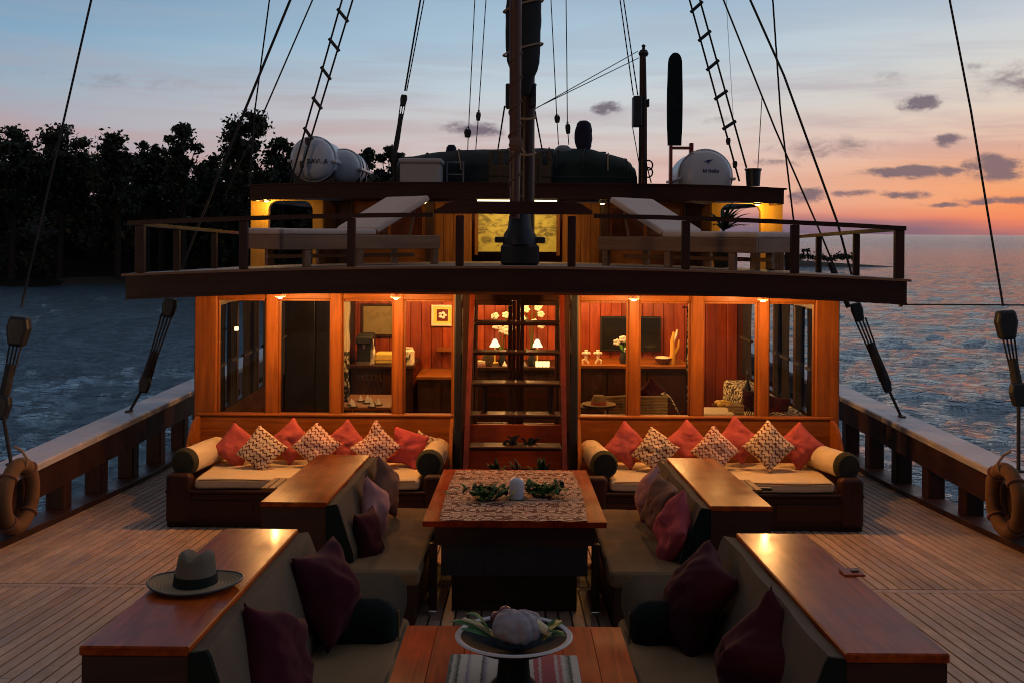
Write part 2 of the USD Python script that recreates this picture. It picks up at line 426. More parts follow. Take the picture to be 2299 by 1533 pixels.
M['veg'] = fabric('mauve_white_vegetable', (.07, .06, .065), (.27, .23, .235), 10, 0.6, 0.0)
M['dishblack'] = plain('matt_black_dish', (.004, .004, .004), 0.6, specular_ior_level=0.08)
M['straw'] = fabric('straw', (.19, .125, .065), (.30, .21, .115), 50)
M['strawshade'] = fabric('shaded_straw_crown', (.075, .060, .040), (.13, .105, .072), 50)  # same straw as the brim, with the crown's shade put into the colour
M['ceramic'] = plain('pale_ceramic', (.50, .49, .52), 0.35)
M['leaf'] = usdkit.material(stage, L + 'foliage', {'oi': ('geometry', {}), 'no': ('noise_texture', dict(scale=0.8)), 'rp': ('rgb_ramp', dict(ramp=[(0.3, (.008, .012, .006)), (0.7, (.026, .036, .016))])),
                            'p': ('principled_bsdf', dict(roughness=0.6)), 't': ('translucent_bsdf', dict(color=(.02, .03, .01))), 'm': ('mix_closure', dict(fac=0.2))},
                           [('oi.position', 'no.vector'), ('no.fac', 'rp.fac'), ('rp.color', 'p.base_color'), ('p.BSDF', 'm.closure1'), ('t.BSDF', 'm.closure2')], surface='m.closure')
M['plant'] = fabric('green_leaf', (.02, .06, .015), (.06, .14, .035), 30, 0.5, 0.0)
M['plantdark'] = fabric('dark_palm_leaf', (.010, .022, .010), (.022, .045, .018), 30, 0.5, 0.0)
M['bark'] = fabric('bark', (.012, .010, .008), (.026, .021, .016), 20)
M['yellowwood'] = wood('yellow_varnished_pine', (.50, .24, .035), (.66, .36, .06), 'z', 0.4)
M['goldbox'] = fabric('gold_woven_box', (.55, .36, .06), (.75, .55, .14), 30)
M['orchid'] = plain('white_petal', (.78, .72, .66), 0.6)
M['ivory'] = plain('ivory_paint', (.72, .62, .46), 0.5)
M['screen'] = plain('dark_screen', (.012, .012, .013), 0.12)
M['fruit'] = plain('yellow_fruit', (.65, .42, .06), 0.45)
M['darkred'] = plain('dark_red_fruit', (.12, .012, .014), 0.4)


def emit(name, col, s):
    return usdkit.material(stage, L + name, {'e': ('emission', dict(color=col, strength=s))}, surface='e.emission')


WARM = (1.0, .47, .14)
M['bulb'] = emit('warm_lamp', (1.0, .60, .28), 5.0)
M['tubelamp'] = emit('tube_lamp', (1.0, .86, .50), 1.3)
M['tealight'] = emit('candle_glow', (1.0, .62, .22), 1.6)
M['smalllamp'] = emit('small_lamp', (1.0, .72, .40), 1.2)
M['glass'] = usdkit.material(stage, L + 'window_glass', {'t': ('transparent_bsdf', dict(color=(.93, .95, .94))), 'g': ('glossy_bsdf', dict(color=(1, 1, 1), roughness=0.01)), 'f': ('fresnel', dict(IOR=1.35)), 'm': ('mix_closure', {})},
                             [('f.fac', 'm.fac'), ('t.BSDF', 'm.closure1'), ('g.BSDF', 'm.closure2')], surface='m.closure')


def ikat(name, freq, cream, dark, rot):
    n = {'tc': ('texture_coordinate', {}), 'mp': ('mapping', dict(rotation=(0.0, rot, 0.0), scale=(1.0, 1.0, 1.0))), 'w': ('noise_texture', dict(scale=30.0, detail=2.0)),
         'wm': ('vector_math', dict(math_type='scale', scale=0.045)), 'wa': ('vector_math', dict(math_type='add')), 'sp': ('separate_xyz', {}),
         'x': ('math', dict(math_type='multiply', value2=freq)), 'pp': ('math', dict(math_type='pingpong', value2=0.5)), 'z': ('math', dict(math_type='multiply_add', value2=freq * 0.95)),
         'fr': ('math', dict(math_type='fraction')), 'rp': ('rgb_ramp', dict(ramp=[(0.0, cream), (0.46, cream), (0.54, dark), (0.80, dark), (0.88, cream), (1.0, cream)])),
         'p': ('principled_bsdf', dict(roughness=0.9, specular_ior_level=0.2))}
    k = [('tc.object', 'w.vector'), ('w.color', 'wm.vector1'), ('tc.object', 'wa.vector1'), ('wm.vector', 'wa.vector2'), ('wa.vector', 'mp.vector'), ('mp.vector', 'sp.vector'), ('sp.x', 'x.value1'), ('x.value', 'pp.value1'),
         ('sp.z', 'z.value1'), ('pp.value', 'z.value3'), ('z.value', 'fr.value1'), ('fr.value', 'rp.fac'), ('rp.color', 'p.base_color')]
    return usdkit.material(stage, L + name, n, k, surface='p.BSDF')


M['ikat'] = ikat('ikat_cream', 23.0, (.60, .48, .34), (.11, .032, .020), 0.0)
M['ikat2'] = ikat('ikat_pink', 25.0, (.60, .42, .34), (.14, .030, .026), 0.0)


def batik(name, cream, dark, mid):
    n = {'tc': ('texture_coordinate', {}), 'mp': ('mapping', dict(scale=(1.0, 1.0, 0.0))), 'v': ('voronoi_texture', dict(feature='f1', scale=13.0, randomness=0.8)), 'n': ('noise_texture', dict(scale=38.0, detail=2.0, distortion=1.2)),
         'a': ('math', dict(math_type='multiply_add', value2=0.30)), 'fr': ('math', dict(math_type='pingpong', value2=0.34)), 'rp': ('rgb_ramp', dict(ramp=[(0.0, dark), (0.30, dark), (0.42, cream), (0.62, cream), (0.7, mid), (1.0, mid)])),
         'sp': ('separate_xyz', {}), 'w': ('math', dict(math_type='multiply', value2=5.2)), 'wf': ('math', dict(math_type='fraction')), 'wr': ('rgb_ramp', dict(ramp=[(0.0, (0, 0, 0)), (0.58, (0, 0, 0)), (0.60, (1, 1, 1)), (0.9, (1, 1, 1)), (0.92, (0, 0, 0))])),
         'st': ('wave_texture', dict(wave_type='bands', bands_direction='x', scale=22.0, distortion=1.6, detail=2.0)), 'sr': ('rgb_ramp', dict(ramp=[(0.3, mid), (0.6, cream)])), 'mx': ('mix', dict(mix_type='mix')),
         'p': ('principled_bsdf', dict(roughness=0.85, specular_ior_level=0.2))}
    k = [('tc.object', 'mp.vector'), ('mp.vector', 'v.vector'), ('mp.vector', 'n.vector'), ('n.fac', 'a.value1'), ('v.distance', 'a.value3'), ('a.value', 'fr.value1'), ('fr.value', 'sc.value1'), ('sc.value', 'rp.fac'),
         ('tc.object', 'sp.vector'), ('sp.y', 'w.value1'), ('w.value', 'wf.value1'), ('wf.value', 'wr.fac'), ('mp.vector', 'st.vector'), ('st.fac', 'sr.fac'), ('rp.color', 'mx.color1'), ('sr.color', 'mx.color2'), ('wm.value', 'mx.fac'), ('wr.color', 'wm.value1'),
         ('mx.color', 'p.base_color')]
    n['sc'] = ('math', dict(math_type='multiply', value2=2.9))
    n['wm'] = ('math', dict(math_type='multiply', value2=0.55))
    return usdkit.material(stage, L + name, n, k, surface='p.BSDF')


M['batik'] = batik('batik_cloth', (.64, .43, .27), (.11, .026, .016), (.34, .13, .075))
_c, _g, _p, _r = (.40, .36, .29), (.035, .05, .035), (.20, .16, .19), (.30, .07, .07)
_st = [(0, _c), (.04, _g), (.06, _c), (.10, _g), (.115, _c), (.16, _c), (.17, _p), (.20, _c), (.27, _c), (.28, _g), (.30, _p), (.33, _c), (.40, _c), (.41, _p), (.45, _c), (.55, _c), (.56, _p), (.58, _c), (.66, _c), (.67, _r), (.70, _r), (.71, _c), (.73, _r), (.82, _r), (.83, _c), (.86, _r), (.89, _c), (.94, _g), (.955, _c), (1, _c)]
n = {'tc': ('texture_coordinate', {}), 'sp': ('separate_xyz', {}), 'mr': ('map_range', dict(from_min=-.24, from_max=.24, to_min=0.0, to_max=1.0)), 'no': ('noise_texture', dict(scale=55.0, detail=2.0)), 'ad': ('math', dict(math_type='multiply_add', value2=0.03)),
     'rp': ('rgb_ramp', dict(ramp=_st)), 'p': ('principled_bsdf', dict(roughness=0.9, specular_ior_level=0.1))}
M['runner'] = usdkit.material(stage, L + 'striped_runner', n, [('tc.object', 'sp.vector'), ('tc.object', 'no.vector'), ('sp.x', 'mr.value'), ('no.fac', 'ad.value1'), ('mr.result', 'ad.value3'), ('ad.value', 'rp.fac'), ('rp.color', 'p.base_color')], surface='p.BSDF')
n = {'tc': ('texture_coordinate', {}), 'n': ('noise_texture', dict(scale=3.2, detail=6.0, roughness=0.68, distortion=1.4)), 'mp': ('mapping', dict(scale=(1.0, 1.0, 2.4), rotation=(0.0, 0.35, 0.0))),
     'rp': ('rgb_ramp', dict(ramp=[(0.30, (.06, .035, .012)), (0.42, (.30, .20, .04)), (0.5, (.62, .44, .07)), (0.62, (.72, .52, .10)), (0.75, (.42, .27, .06))])), 'p': ('principled_bsdf', dict(roughness=0.6))}
M['gilt'] = usdkit.material(stage, L + 'gilt_painting', n, [('tc.object', 'mp.vector'), ('mp.vector', 'n.vector'), ('n.fac', 'rp.fac'), ('rp.color', 'p.base_color')], surface='p.BSDF')
n = {'tc': ('texture_coordinate', {}), 'v': ('voronoi_texture', dict(scale=26.0)), 'rp': ('rgb_ramp', dict(ramp=[(0.0, (.70, .60, .42)), (0.42, (.66, .56, .38)), (0.5, (.02, .016, .014))])), 'p': ('principled_bsdf', dict(roughness=0.9))}
M['curtainbatik'] = usdkit.material(stage, L + 'spotted_curtain', n, [('tc.object', 'v.vector'), ('v.distance', 'rp.fac'), ('rp.color', 'p.base_color')], surface='p.BSDF')
n = {'g': ('geometry', {}), 'n1': ('noise_texture', dict(scale=1.15, detail=5.0, roughness=0.58, distortion=0.2)), 'n2': ('noise_texture', dict(scale=5.5, detail=3.0, roughness=0.6)), 'm': ('mapping', dict(scale=(0.6, 1.35, 1.0))),
     'a': ('math', dict(math_type='multiply_add', value2=0.42)), 'bp': ('bump', dict(strength=1.0, distance=0.36)), 'ln': ('vector_math', dict(math_type='length')),
     'rg': ('map_range', dict(range_type='linear', from_min=25.0, from_max=420.0, to_min=0.05, to_max=0.18, clamp=True)), 'p': ('principled_bsdf', dict(base_color=(.040, .074, .098), roughness=0.07, ior=1.33, specular_ior_level=0.5))}
M['water'] = usdkit.material(stage, L + 'sea_water', n, [('g.position', 'm.vector'), ('m.vector', 'n1.vector'), ('m.vector', 'n2.vector'), ('n2.fac', 'a.value1'), ('n1.fac', 'a.value3'), ('a.value', 'bp.height'), ('bp.normal', 'p.normal'),
                             ('g.position', 'ln.vector1'), ('ln.value', 'rg.value'), ('rg.result', 'p.roughness')], surface='p.BSDF')
M['earth'] = fabric('dark_earth', (.010, .010, .008), (.020, .019, .014), 3)
M['beach'] = fabric('coral_beach', (.05, .046, .040), (.09, .082, .072), 3)
M['foam'] = fabric('spit_scrub', (.02, .035, .03), (.05, .06, .045), 3)
# ------------------------------------------------------------------ the setting: sea, island, sandbank
SEA = EYE - 4.4


def sea_mesh():
    ang = np.radians(np.concatenate([np.arange(-180, -42, 6.0), np.arange(-42, 42, 0.22), np.arange(42, 180.1, 6.0)]))
    rad = np.concatenate([[2.0], np.geomspace(4.0, 260, 330), np.geomspace(290, 9000, 30)])
    a, r = np.meshgrid(ang, rad, indexing='ij')
    x, y = r * np.sin(a), r * np.cos(a)
    p = np.stack([x * 0.62, y * 1.15, np.zeros_like(x)], -1)
    h = (meshkit.fbm(p, 4, 3) - 0.5) * 0.36 + (meshkit.fbm(p * 0.2 + 9, 2, 8) - 0.5) * 0.34
    h = h * np.clip(1.25 - r / 200, 0.0, 1) * np.clip((r - 2) / 4, 0, 1)
    nx, ny = a.shape
    i, j = np.meshgrid(np.arange(nx - 1), np.arange(ny - 1), indexing='ij')
    q = (i * ny + j).ravel()
    f = np.vstack([np.c_[q, q + ny + 1, q + ny], np.c_[q, q + 1, q + ny + 1]])
    m = trimesh.Trimesh(np.stack([x, y, SEA + h], -1).reshape(-1, 3), f, process=False)
    if m.face_normals[:, 2].mean() < 0:
        m.invert()
    return m


obj('sea', sea_mesh(), M['water'], smooth=True, kind='structure')


def shore(t):
    """Shoreline of the island, t along it: from far left to behind the ship."""
    x = -112 + t * 104
    return x, 72 + 7 * np.sin(t * 5.0) + 16 * t ** 2 + 3 * np.sin(t * 17)


def island_mesh():
    def fn(u, v):
        x, y0 = shore(u)
        d = v ** 1.5 * 55
        z = SEA - 0.5 + np.clip(d * 0.16, 0, 1.1) + np.clip(d - 5, 0, 22) * 0.30 + (meshkit.fbm(np.stack([x * .15, d * .15, 0 * x], -1), 3, 5) - .5) * np.clip(d, 0, 3) * .7
        z = z - 12 * np.clip(u - 0.93, 0, 1) / 0.07 * 0.3
        return x + d * 0.05, y0 + d, z
    return sheet(120, 40, fn)


obj('island', island_mesh(), M['earth'], smooth=True, kind='structure')


def strand(u, v):
    x, y0 = shore(u)
    d = 1.2 + v * 5.0
    z = SEA - 0.5 + np.clip(d * 0.16, 0, 1.1) + 0.10 + (meshkit.fbm(np.stack([x * .3, d * .3, 0 * x], -1), 3, 6) - .5) * 0.3 - 0.5 * np.clip(np.abs(v - .5) * 2 - .7, 0, 1)
    return x, y0 + d, z


obj('beach', sheet(140, 10, strand), M['beach'], smooth=True, kind='structure')


def leaves(centres, radii, per, size, seed):
    """Leaf-sized triangles strewn through the given clumps."""
    g = np.random.default_rng(seed)
    c = np.repeat(centres, per, 0)
    r = np.repeat(radii, per, 0)
    d = g.normal(size=c.shape)
    d /= np.linalg.norm(d, axis=1, keepdims=True)
    p = c + d * (r * np.minimum(np.abs(g.normal(0, .60, len(c))), 1.3))[:, None] * Vv([1.1, 1.1, .72])
    a = g.normal(size=p.shape)
    a /= np.linalg.norm(a, axis=1, keepdims=True)
    b = np.cross(a, g.normal(size=p.shape))
    b /= np.linalg.norm(b, axis=1, keepdims=True)
    s = size * (0.6 + 0.8 * g.random((len(p), 1)))
    v = np.stack([p - a * s, p + b * s * .55, p + a * s, p - b * s * .55], 1).reshape(-1, 3)
    k = np.arange(len(p)) * 4
    return trimesh.Trimesh(v, np.vstack([np.c_[k, k + 1, k + 2], np.c_[k, k + 2, k + 3]]), process=False)


def tree(px, top, width, depth, label, seed, n=15, lean=0.0, gap=1.0):
    g = np.random.default_rng(seed)
    t = P(px, top, depth)
    ground = SEA + 1.2
    H = t[2] - ground
    W = width * depth / F
    root = thing('shore_tree', label, 'tree', (t[0] - lean, depth, ground), group=None)
    limbs = [tube([(0, 0, -.6), (lean * .3 + .1, 0, H * .35), (lean * .7, .1, H * .6), (lean, 0, H * .86)], [.24, .18, .12, .04], 7)]
    cs, rs = [], []
    for k in range(n):
        z = H * (0.50 + 0.45 * (k + .5) / n) + g.normal() * .25
        rel = (z / H - .52) / .46
        rmax = W * .46 * (0.5 + 0.55 * math.sin(math.pi * min(1, .18 + rel * .82)))
        a = g.random() * 6.28
        rr = rmax * g.random() ** .6
        c = Vv([lean * z / H + rr * math.cos(a), rr * math.sin(a) * .8, z])
        cs.append(c)
        rs.append(W * (0.13 + 0.12 * g.random() ** 2) * gap)
        if k % 2 == 0:
            s = Vv([lean * .55 * z / H, 0, z * .62])
            limbs.append(tube([s, (s + c) / 2 + Vv([0, 0, .25]), c], [.09, .06, .025], 5))
    cs.append(Vv([lean, 0, H - W * .07])); rs.append(W * .15)
    obj('trunk', cat(*limbs), M['bark'], root)
    obj('crown', leaves(np.array(cs), np.array(rs), 230, 0.18, seed), M['leaf'], root, smooth=False)


TREES = [(28, 288, 150, 76, 'wide flat-topped tree at the far left edge, sky showing low through its crown'),
         (140, 284, 150, 78, 'broad ragged tree just right of the far left tree, a rope crossing it'),
         (262, 304, 120, 77, 'lower round tree between the broad left tree and the tall knobbly one'),
         (322, 322, 80, 80, 'small tree filling the dip left of the tall knobbly tree'),
         (408, 281, 96, 78, 'tall narrow tree with a knobbly flat crown, second highest on the shore'),
         (352, 330, 90, 82, 'low bushy tree at the left foot of the tall knobbly tree'),
         (480, 352, 90, 80, 'low tree in the gap left of the highest tree'),
         (560, 250, 120, 80, 'highest tree of the shore, domed crown right behind the left shrouds'),
         (628, 312, 80, 82, 'tree with a small round head between the highest tree and the white raft canister'),
         (668, 330, 70, 86, 'shore tree half hidden by the left white raft canister'),
         (828, 336, 70, 90, 'small tree between the raft canisters and the slanting tackle on the roof'),
         (874, 330, 80, 92, 'small tree directly behind the slanting tackle left of the white roof box')]
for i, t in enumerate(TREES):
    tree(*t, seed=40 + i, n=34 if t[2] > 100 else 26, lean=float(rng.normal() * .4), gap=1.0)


def thicket():
    g = np.random.default_rng(5)
    cs, rs = [], []
    for k in range(760):
        u = g.random() ** .9
        x, y0 = shore(u)
        d = 2.5 + 22 * g.random() ** 1.4
        hmax = 6.6 + 2.2 * meshkit.noise(Vv([x * .12, 3.3, 0])) + d * .05
        cs.append((x, y0 + d, SEA + 1.0 + hmax * g.random() ** .8))
        rs.append(1.1 + .8 * g.random())
    return leaves(np.array(cs), np.array(rs), 280, 0.28, 11)


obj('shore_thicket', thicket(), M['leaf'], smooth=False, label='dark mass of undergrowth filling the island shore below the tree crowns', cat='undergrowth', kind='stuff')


def spit(u, v):
    a = u * 2 * np.pi
    x = 48.5 + 12.5 * np.cos(a) * v
    return x, 139 + 5 * np.sin(a) * v, SEA - .3 + 1.0 * (1 - v ** 2) * (0.55 + 0.6 * (1 - u))


def spit2(u, v):
    x = 34 + u * 16.5
    return x, 137.5 + (v - .5) * 5 * (1 - u * .8), SEA - .25 + (1 - (2 * v - 1) ** 2) * (1.25 - .95 * u) + 0 * x


obj('sandbank', sheet(30, 9, spit2), M['beach'], smooth=True, kind='structure')
g0 = np.random.default_rng(3)
cs = np.array([(35 + 11 * g0.random() ** 1.2, 138.5 + g0.random() * 2, SEA + .9 + .6 * g0.random()) for _ in range(26)])
obj('sandbank_scrub', leaves(cs, np.full(26, .6), 60, .2, 8), M['foam'], smooth=False, label='low dark scrub along the far sandbank off the right rail', cat='scrub', kind='stuff')
for k, (px, lab) in enumerate(((1803, 'left one of the two tiny stick-like trees on the far sandbank'), (1812, 'right one of the two tiny stick-like trees on the far sandbank'))):
    t = P(px, 562, 138)
    r_ = thing('sandbank_tree', lab, 'tree', (t[0], 138, SEA + 1.0))
    obj('trunk', tube([(0, 0, 0), (.05, 0, t[2] - SEA - 1.0)], [.12, .08], 6), M['bark'], r_)
    obj('crown', leaves(Vv([[0.05, 0, t[2] - SEA - 1.05]]), Vv([.3]), 70, .18, 60 + k), M['foam'], r_, smooth=False)

# ------------------------------------------------------------------ the ship: deck, hull, bulwarks
HALF = 4.15


def dz(y):
    y = np.asarray(y, float)
    d = np.clip(12 - y, 0, None)
    return 0.06 * d + 0.003 * d * d


def deck_strip(x0, x1, y0, y1, z_off=0.0, thick=.03, n=None):
    """A plank that follows the sheer of the deck."""
    n = n or max(2, int((y1 - y0) / .8) + 1)
    ys = np.linspace(y0, y1, n)
    b = 0.0025
    prof = [(x0, -thick), (x0, -b), (x0 + b, 0), (x1 - b, 0), (x1, -b), (x1, -thick)]
    k = len(prof)
    v = np.array([(px_, y, dz(y) + pz + z_off) for y in ys for px_, pz in prof])
    f = []
    for i in range(n - 1):
        for j in range(k):
            q = (j + 1) % k
            f += [[i * k + j, i * k + q, (i + 1) * k + q], [i * k + j, (i + 1) * k + q, (i + 1) * k + j]]
    for e, s in ((0, 1), (n - 1, -1)):
        for j in range(1, k - 1):
            tri = [e * k, e * k + j, e * k + j + 1]
            f.append(tri if s > 0 else tri[::-1])
    m = trimesh.Trimesh(v, np.array(f)[:, ::-1], process=False)
    return m


deck = thing('main_deck', None, None, kind='structure')
ys = np.linspace(1.2, 26, 60)
obj('caulking', sheet(60, 2, lambda u, v: (-HALF + 2 * HALF * v, 1.2 + 24.8 * u, dz(1.2 + 24.8 * u) - .0065)), M['caulk'], deck, smooth=True)
PW, GAP = .0805, .0115
npl = int(2 * HALF / PW)
for i in range(npl):
    x0 = -HALF + i * PW + GAP / 2
    x1 = x0 + PW - GAP
    side = abs((x0 + x1) / 2) > 3.15
    cut = float(rng.uniform(3.6, 6.4))
    near = [(1.5, cut), (cut + .006, 7.03)] if i % 2 else [(1.5, 7.03)]
    for (a, b) in near + ([(7.13, 26)] if side else [(7.13, 10.2)]):
        if a > 7 and not side and False:
            continue
        obj('deck_plank', deck_strip(x0, x1, a, b), M['deck'] if rng.random() < .62 else M['deck2'], deck, smooth=False)
obj('cross_plank', deck_strip(-HALF, HALF, 7.04, 7.12, -.001, n=2), M['deck'], deck, smooth=False)

hl = thing('boat_hull', 'dark planked hull side of the sailing ship below its bulwarks', 'ship hull')
for s in (-1, 1):
    def hs(u, v):
        y = -2 + 30 * u
        return s * (4.36 + .1 * (1 - v)) + 0 * y, y, (SEA - .4) + (dz(y) - .05 - SEA + .4) * v
    obj('hull_planking', sheet(24, 6, hs), M['mahogy'], hl, smooth=True)
    for y in np.arange(1.5, 24, 3.0):
        xs = sorted((s * 4.10, s * 4.36))
        obj('waterway', deck_strip(xs[0], xs[1], y, y + 2.995, .055, .20), M['mahogy'], hl, smooth=False)


def capz(y):
    return .795 + .006 * (12 - y)


def bulwark(s, label):
    b = thing('bulwark', label, 'bulwark')
    ys = np.arange(1.6, 24.1, 2.8)
    for a in ys:
        e = a + 2.795
        v = []
        m = B(0, 1, 0, 1, 0, 1, 0)
        def slab(x0, x1, z0, z1):
            pts = [(s * x, y, z + capz(y)) for y in (a, e) for x in (x0, x1) for z in (z0, z1)]
            return hull(np.array(pts))
        c = [(s * x, y, z + capz(y)) for y in (a, e) for x, z in ((4.09, -.012), (4.09, -.06), (4.10, 0), (4.44, 0), (4.45, -.012), (4.45, -.06))]
        obj('cap_rail', hull(np.array(c)), M['cap'], b)
        obj('inner_board', slab(4.135, 4.185, -.325, -.062), M['mahogy'], b)
    for y in np.arange(1.84, 24, .862):
        z0, z1 = float(dz(y)), capz(y) - .062
        obj('stanchion', B(s * 4.187, s * 4.36, y - .09, y + .09, z0 + .02, z1, .012), M['mahogz'], b)
    return b


bulwark(-1, 'left bulwark with a broad pale cap rail on dark stanchions, the sea showing between them')
bulwark(1, 'right bulwark with a broad pale cap rail on dark stanchions, on the sunset side')

# ------------------------------------------------------------------ the deckhouse
WY, HW = 10.05, 3.155
SILL, WTOP = 1.03, 2.153


def X(px, y):
    return (px - CX) * y / F


house = thing('deckhouse', 'long varnished wooden deckhouse with a row of lit saloon windows under an overhanging sun deck', 'deckhouse')
UZ = 2.255   # underside of the overhang
posts_px = [(440, 490, 'z'), (600, 627, 'z'), (745, 769, 'z'), (885, 908, 'z'), (1019, 1034, 'z'), (1288, 1303, 'z'), (1412, 1437, 'z'), (1552, 1580, 'z'), (1702, 1727, 'z'), (1832, 1885, 'z')]
for a, b, _ in posts_px:
    big = b - a > 40
    obj('corner_post' if big else 'window_post', B(X(a, WY), X(b, WY), WY - (.03 if big else .045), WY + .10, .0 if big else SILL - .012, UZ, .010), M['teakz'], house)
for s, (a, b) in ((-1, (490, 1019)), (1, (1303, 1832))):
    obj('lower_wall', B(X(a, WY), X(b, WY), WY, WY + .08, -.05, SILL - .05, .004), M['teakx'], house)
    obj('window_sill', B(X(a, WY) - .004, X(b, WY) + .004, WY - .055, WY + .095, SILL - .048, SILL - .014, .008), M['teakx'], house)
    obj('window_header', B(X(a, WY), X(b, WY), WY - .01, WY + .09, WTOP, UZ, .006), M['teakx'], house)
for (a, b) in ((490, 600), (627, 745), (769, 885), (908, 1019), (1303, 1412), (1437, 1552), (1580, 1702), (1727, 1832)):
    x0, x1 = X(a, WY), X(b, WY)
    fr = 0.016
    w = obj('window', cat(B(x0 + .001, x0 + fr, WY + .01, WY + .06, SILL - .012, WTOP - .001, .003), B(x1 - fr, x1 - .001, WY + .01, WY + .06, SILL - .012, WTOP - .001, .003),
                          B(x0 + fr, x1 - fr, WY + .011, WY + .059, SILL - .012, SILL + .008, .003), B(x0 + fr, x1 - fr, WY + .011, WY + .059, WTOP - .02, WTOP - .001, .003)), M['teakz'], house)
    obj('pane', B(x0 + fr, x1 - fr, WY + .032, WY + .036, SILL + .008, WTOP - .02, 0), M['glass'], w)
# side walls with narrow windows, back wall of upright boards, floor, ceiling
BY = 14.2
for s in (-1, 1):
    xs = (s * (HW - .09), s * (HW - .005))
    obj('side_wall', cat(B(*xs, WY + .10, BY, -.05, .95, .004), B(*xs, WY + .10, BY, 2.03, UZ, .004)), M['mahogy'], house)
    for y0, y1 in ((WY + .10, 10.45), (11.15, 11.35), (12.05, 12.25), (12.95, 13.15), (13.85, BY)):
        obj('side_post', B(s * (HW - .085), s * (HW - .01), y0, y1, .952, 2.028, .004), M['mahogz'], house)
nb = 42
bw = 2 * (HW - .09) / nb
for i in range(nb):
    x0 = -(HW - .09) + i * bw
    obj('wall_board', B(x0 + .0025, x0 + bw - .0025, BY - .025, BY, -.05, UZ, .005), M['redz'], house)
obj('back_panel', B(-HW, HW, BY + .001, BY + .05, -.05, UZ, 0), M['mahogx'], house)
obj('saloon_floor', B(-HW + .09, HW - .09, WY + .10, BY - .026, -.06, -.01, 0), M['teaky'], house)
obj('saloon_ceiling', B(-HW + .09, HW - .09, WY + .10, BY - .026, UZ, UZ + .02, 0), M['mahogx'], house)

# sun deck over it
FY = 9.2


def uz(x, y=FY):
    return 2.518 - .092 * (np.asarray(x, float) / 3.508) ** 2 - .018 * (y - FY)


def bent(x0, x1, y0, y1, zlo, zhi, n=24, arch=uz):
    """A board along x that follows the camber: zlo and zhi are offsets from the deck's edge."""
    xs = np.linspace(x0, x1, n)
    v, f = [], []
    for x in xs:
        z = float(arch(x))
        v += [(x, y0, z + zlo), (x, y0, z + zhi), (x, y1, z + zhi), (x, y1, z + zlo)]
    for i in range(n - 1):
        for j in range(4):
            q = (j + 1) % 4
            f += [[i * 4 + j, (i + 1) * 4 + q, i * 4 + q], [i * 4 + j, (i + 1) * 4 + j, (i + 1) * 4 + q]]
    f += [[0, 1, 2], [0, 2, 3]]
    e = (n - 1) * 4
    f += [[e, e + 2, e + 1], [e, e + 3, e + 2]]
    m = trimesh.Trimesh(np.array(v), np.array(f), process=False)
    if m.volume < 0:
        m.invert()
    return m


U = 3.508
fas = obj('fascia', bent(-U, U, FY, FY + .06, -.212, -.022), M['mahogx'], house, smooth=20)
obj('edge_moulding', bent(-U - .03, U + .03, FY - .03, FY + .09, -.021, .0), M['lounge'], fas, smooth=20)  # paler wood than the fascia paints in the lit line along this edge
obj('lower_moulding', bent(-U, U, FY - .012, FY + .05, -.232, -.2125), M['mahogx'], fas, smooth=20)
for s in (-1, 1):
    v = hull(np.array([(s * x, y, float(uz(U, y)) + z) for y in (FY + .061, 13.5) for x in (U - .05, U) for z in (-.21, -.022)]))
    obj('side_fascia', v, M['mahogy'], house)
    v = hull(np.array([(s * x, y, float(uz(U, y)) + z) for y in (FY + .092, 13.5) for x in (U - .08, U + .03) for z in (-.021, 0)]))
    obj('side_moulding', v, M['mahogy'], house)
for i in range(46):   # the sun deck's planks
    x0 = -U + .085 + i * (2 * U - .17) / 46
    x1 = x0 + (2 * U - .17) / 46 - .006
    zc = float(uz((x0 + x1) / 2)) - .03
    v = hull(np.array([(x, y, zc - .018 * (y - FY) + z) for y in (FY + .095, 13.5) for x in (x0, x1) for z in (0, .025)]))
    obj('sun_deck_plank', v, M['deck2'], house)
obj('overhang_lining', B(-U + .06, U - .06, FY + .062, WY + .3, UZ + .001, UZ + .03, 0), M['teakx'], house)

# door behind the ladder
dx0, dx1 = X(1066, WY), X(1256, WY)
door = obj('door', cat(B(X(1034, WY), dx0 - .002, WY + .0, WY + .09, .0, UZ, .006), B(dx1 + .002, X(1288, WY), WY + .0, WY + .09, .0, UZ, .006), B(dx0, dx1, WY + .0, WY + .09, WTOP, UZ, .004)), M['mahogz'], house)
for (a, b) in ((dx0, X(1159.5, WY)), (X(1161, WY), dx1)):
    st = .052
    lf = cat(B(a, a + .035, WY + .02, WY + .06, .0, WTOP - .002, .005), B(b - .035, b, WY + .02, WY + .06, .0, WTOP - .002, .005) if a < -.2 else B(b - .035, b, WY + .02, WY + .06, .0, WTOP - .002, .005),
             B(a + .035, b - .035, WY + .021, WY + .059, .0, .95, .004), B(a + .035, b - .035, WY + .021, WY + .059, WTOP - .05, WTOP - .003, .004))
    m_ = B(b - .075, b - .036, WY + .022, WY + .058, .951, WTOP - .051, .003) if a < -.2 else B(a + .036, a + .075, WY + .022, WY + .058, .951, WTOP - .051, .003)
    l = obj('door_leaf', cat(lf, m_), M['mahogz'], house)
    obj('pane', B(a + .036, b - .036, WY + .038, WY + .042, .951, WTOP - .051, 0), M['glass'], l)
for a, b in ((1022, 1040), (1281, 1300)):
    obj('dark_pillar', B(X(a, 9.7), X(b, 9.7), 9.66, 9.80, .1, UZ, .012), M['black'], house)

# ladder up to the sun deck
ld = thing('deck_ladder', 'dark wooden ladder with broad treads in front of the saloon door', 'ladder')
LT, LBm = (9.75, 2.30), (8.95, .12)


def lad(z):
    return LBm[0] + (z - LBm[1]) / (LT[1] - LBm[1]) * (LT[0] - LBm[0])


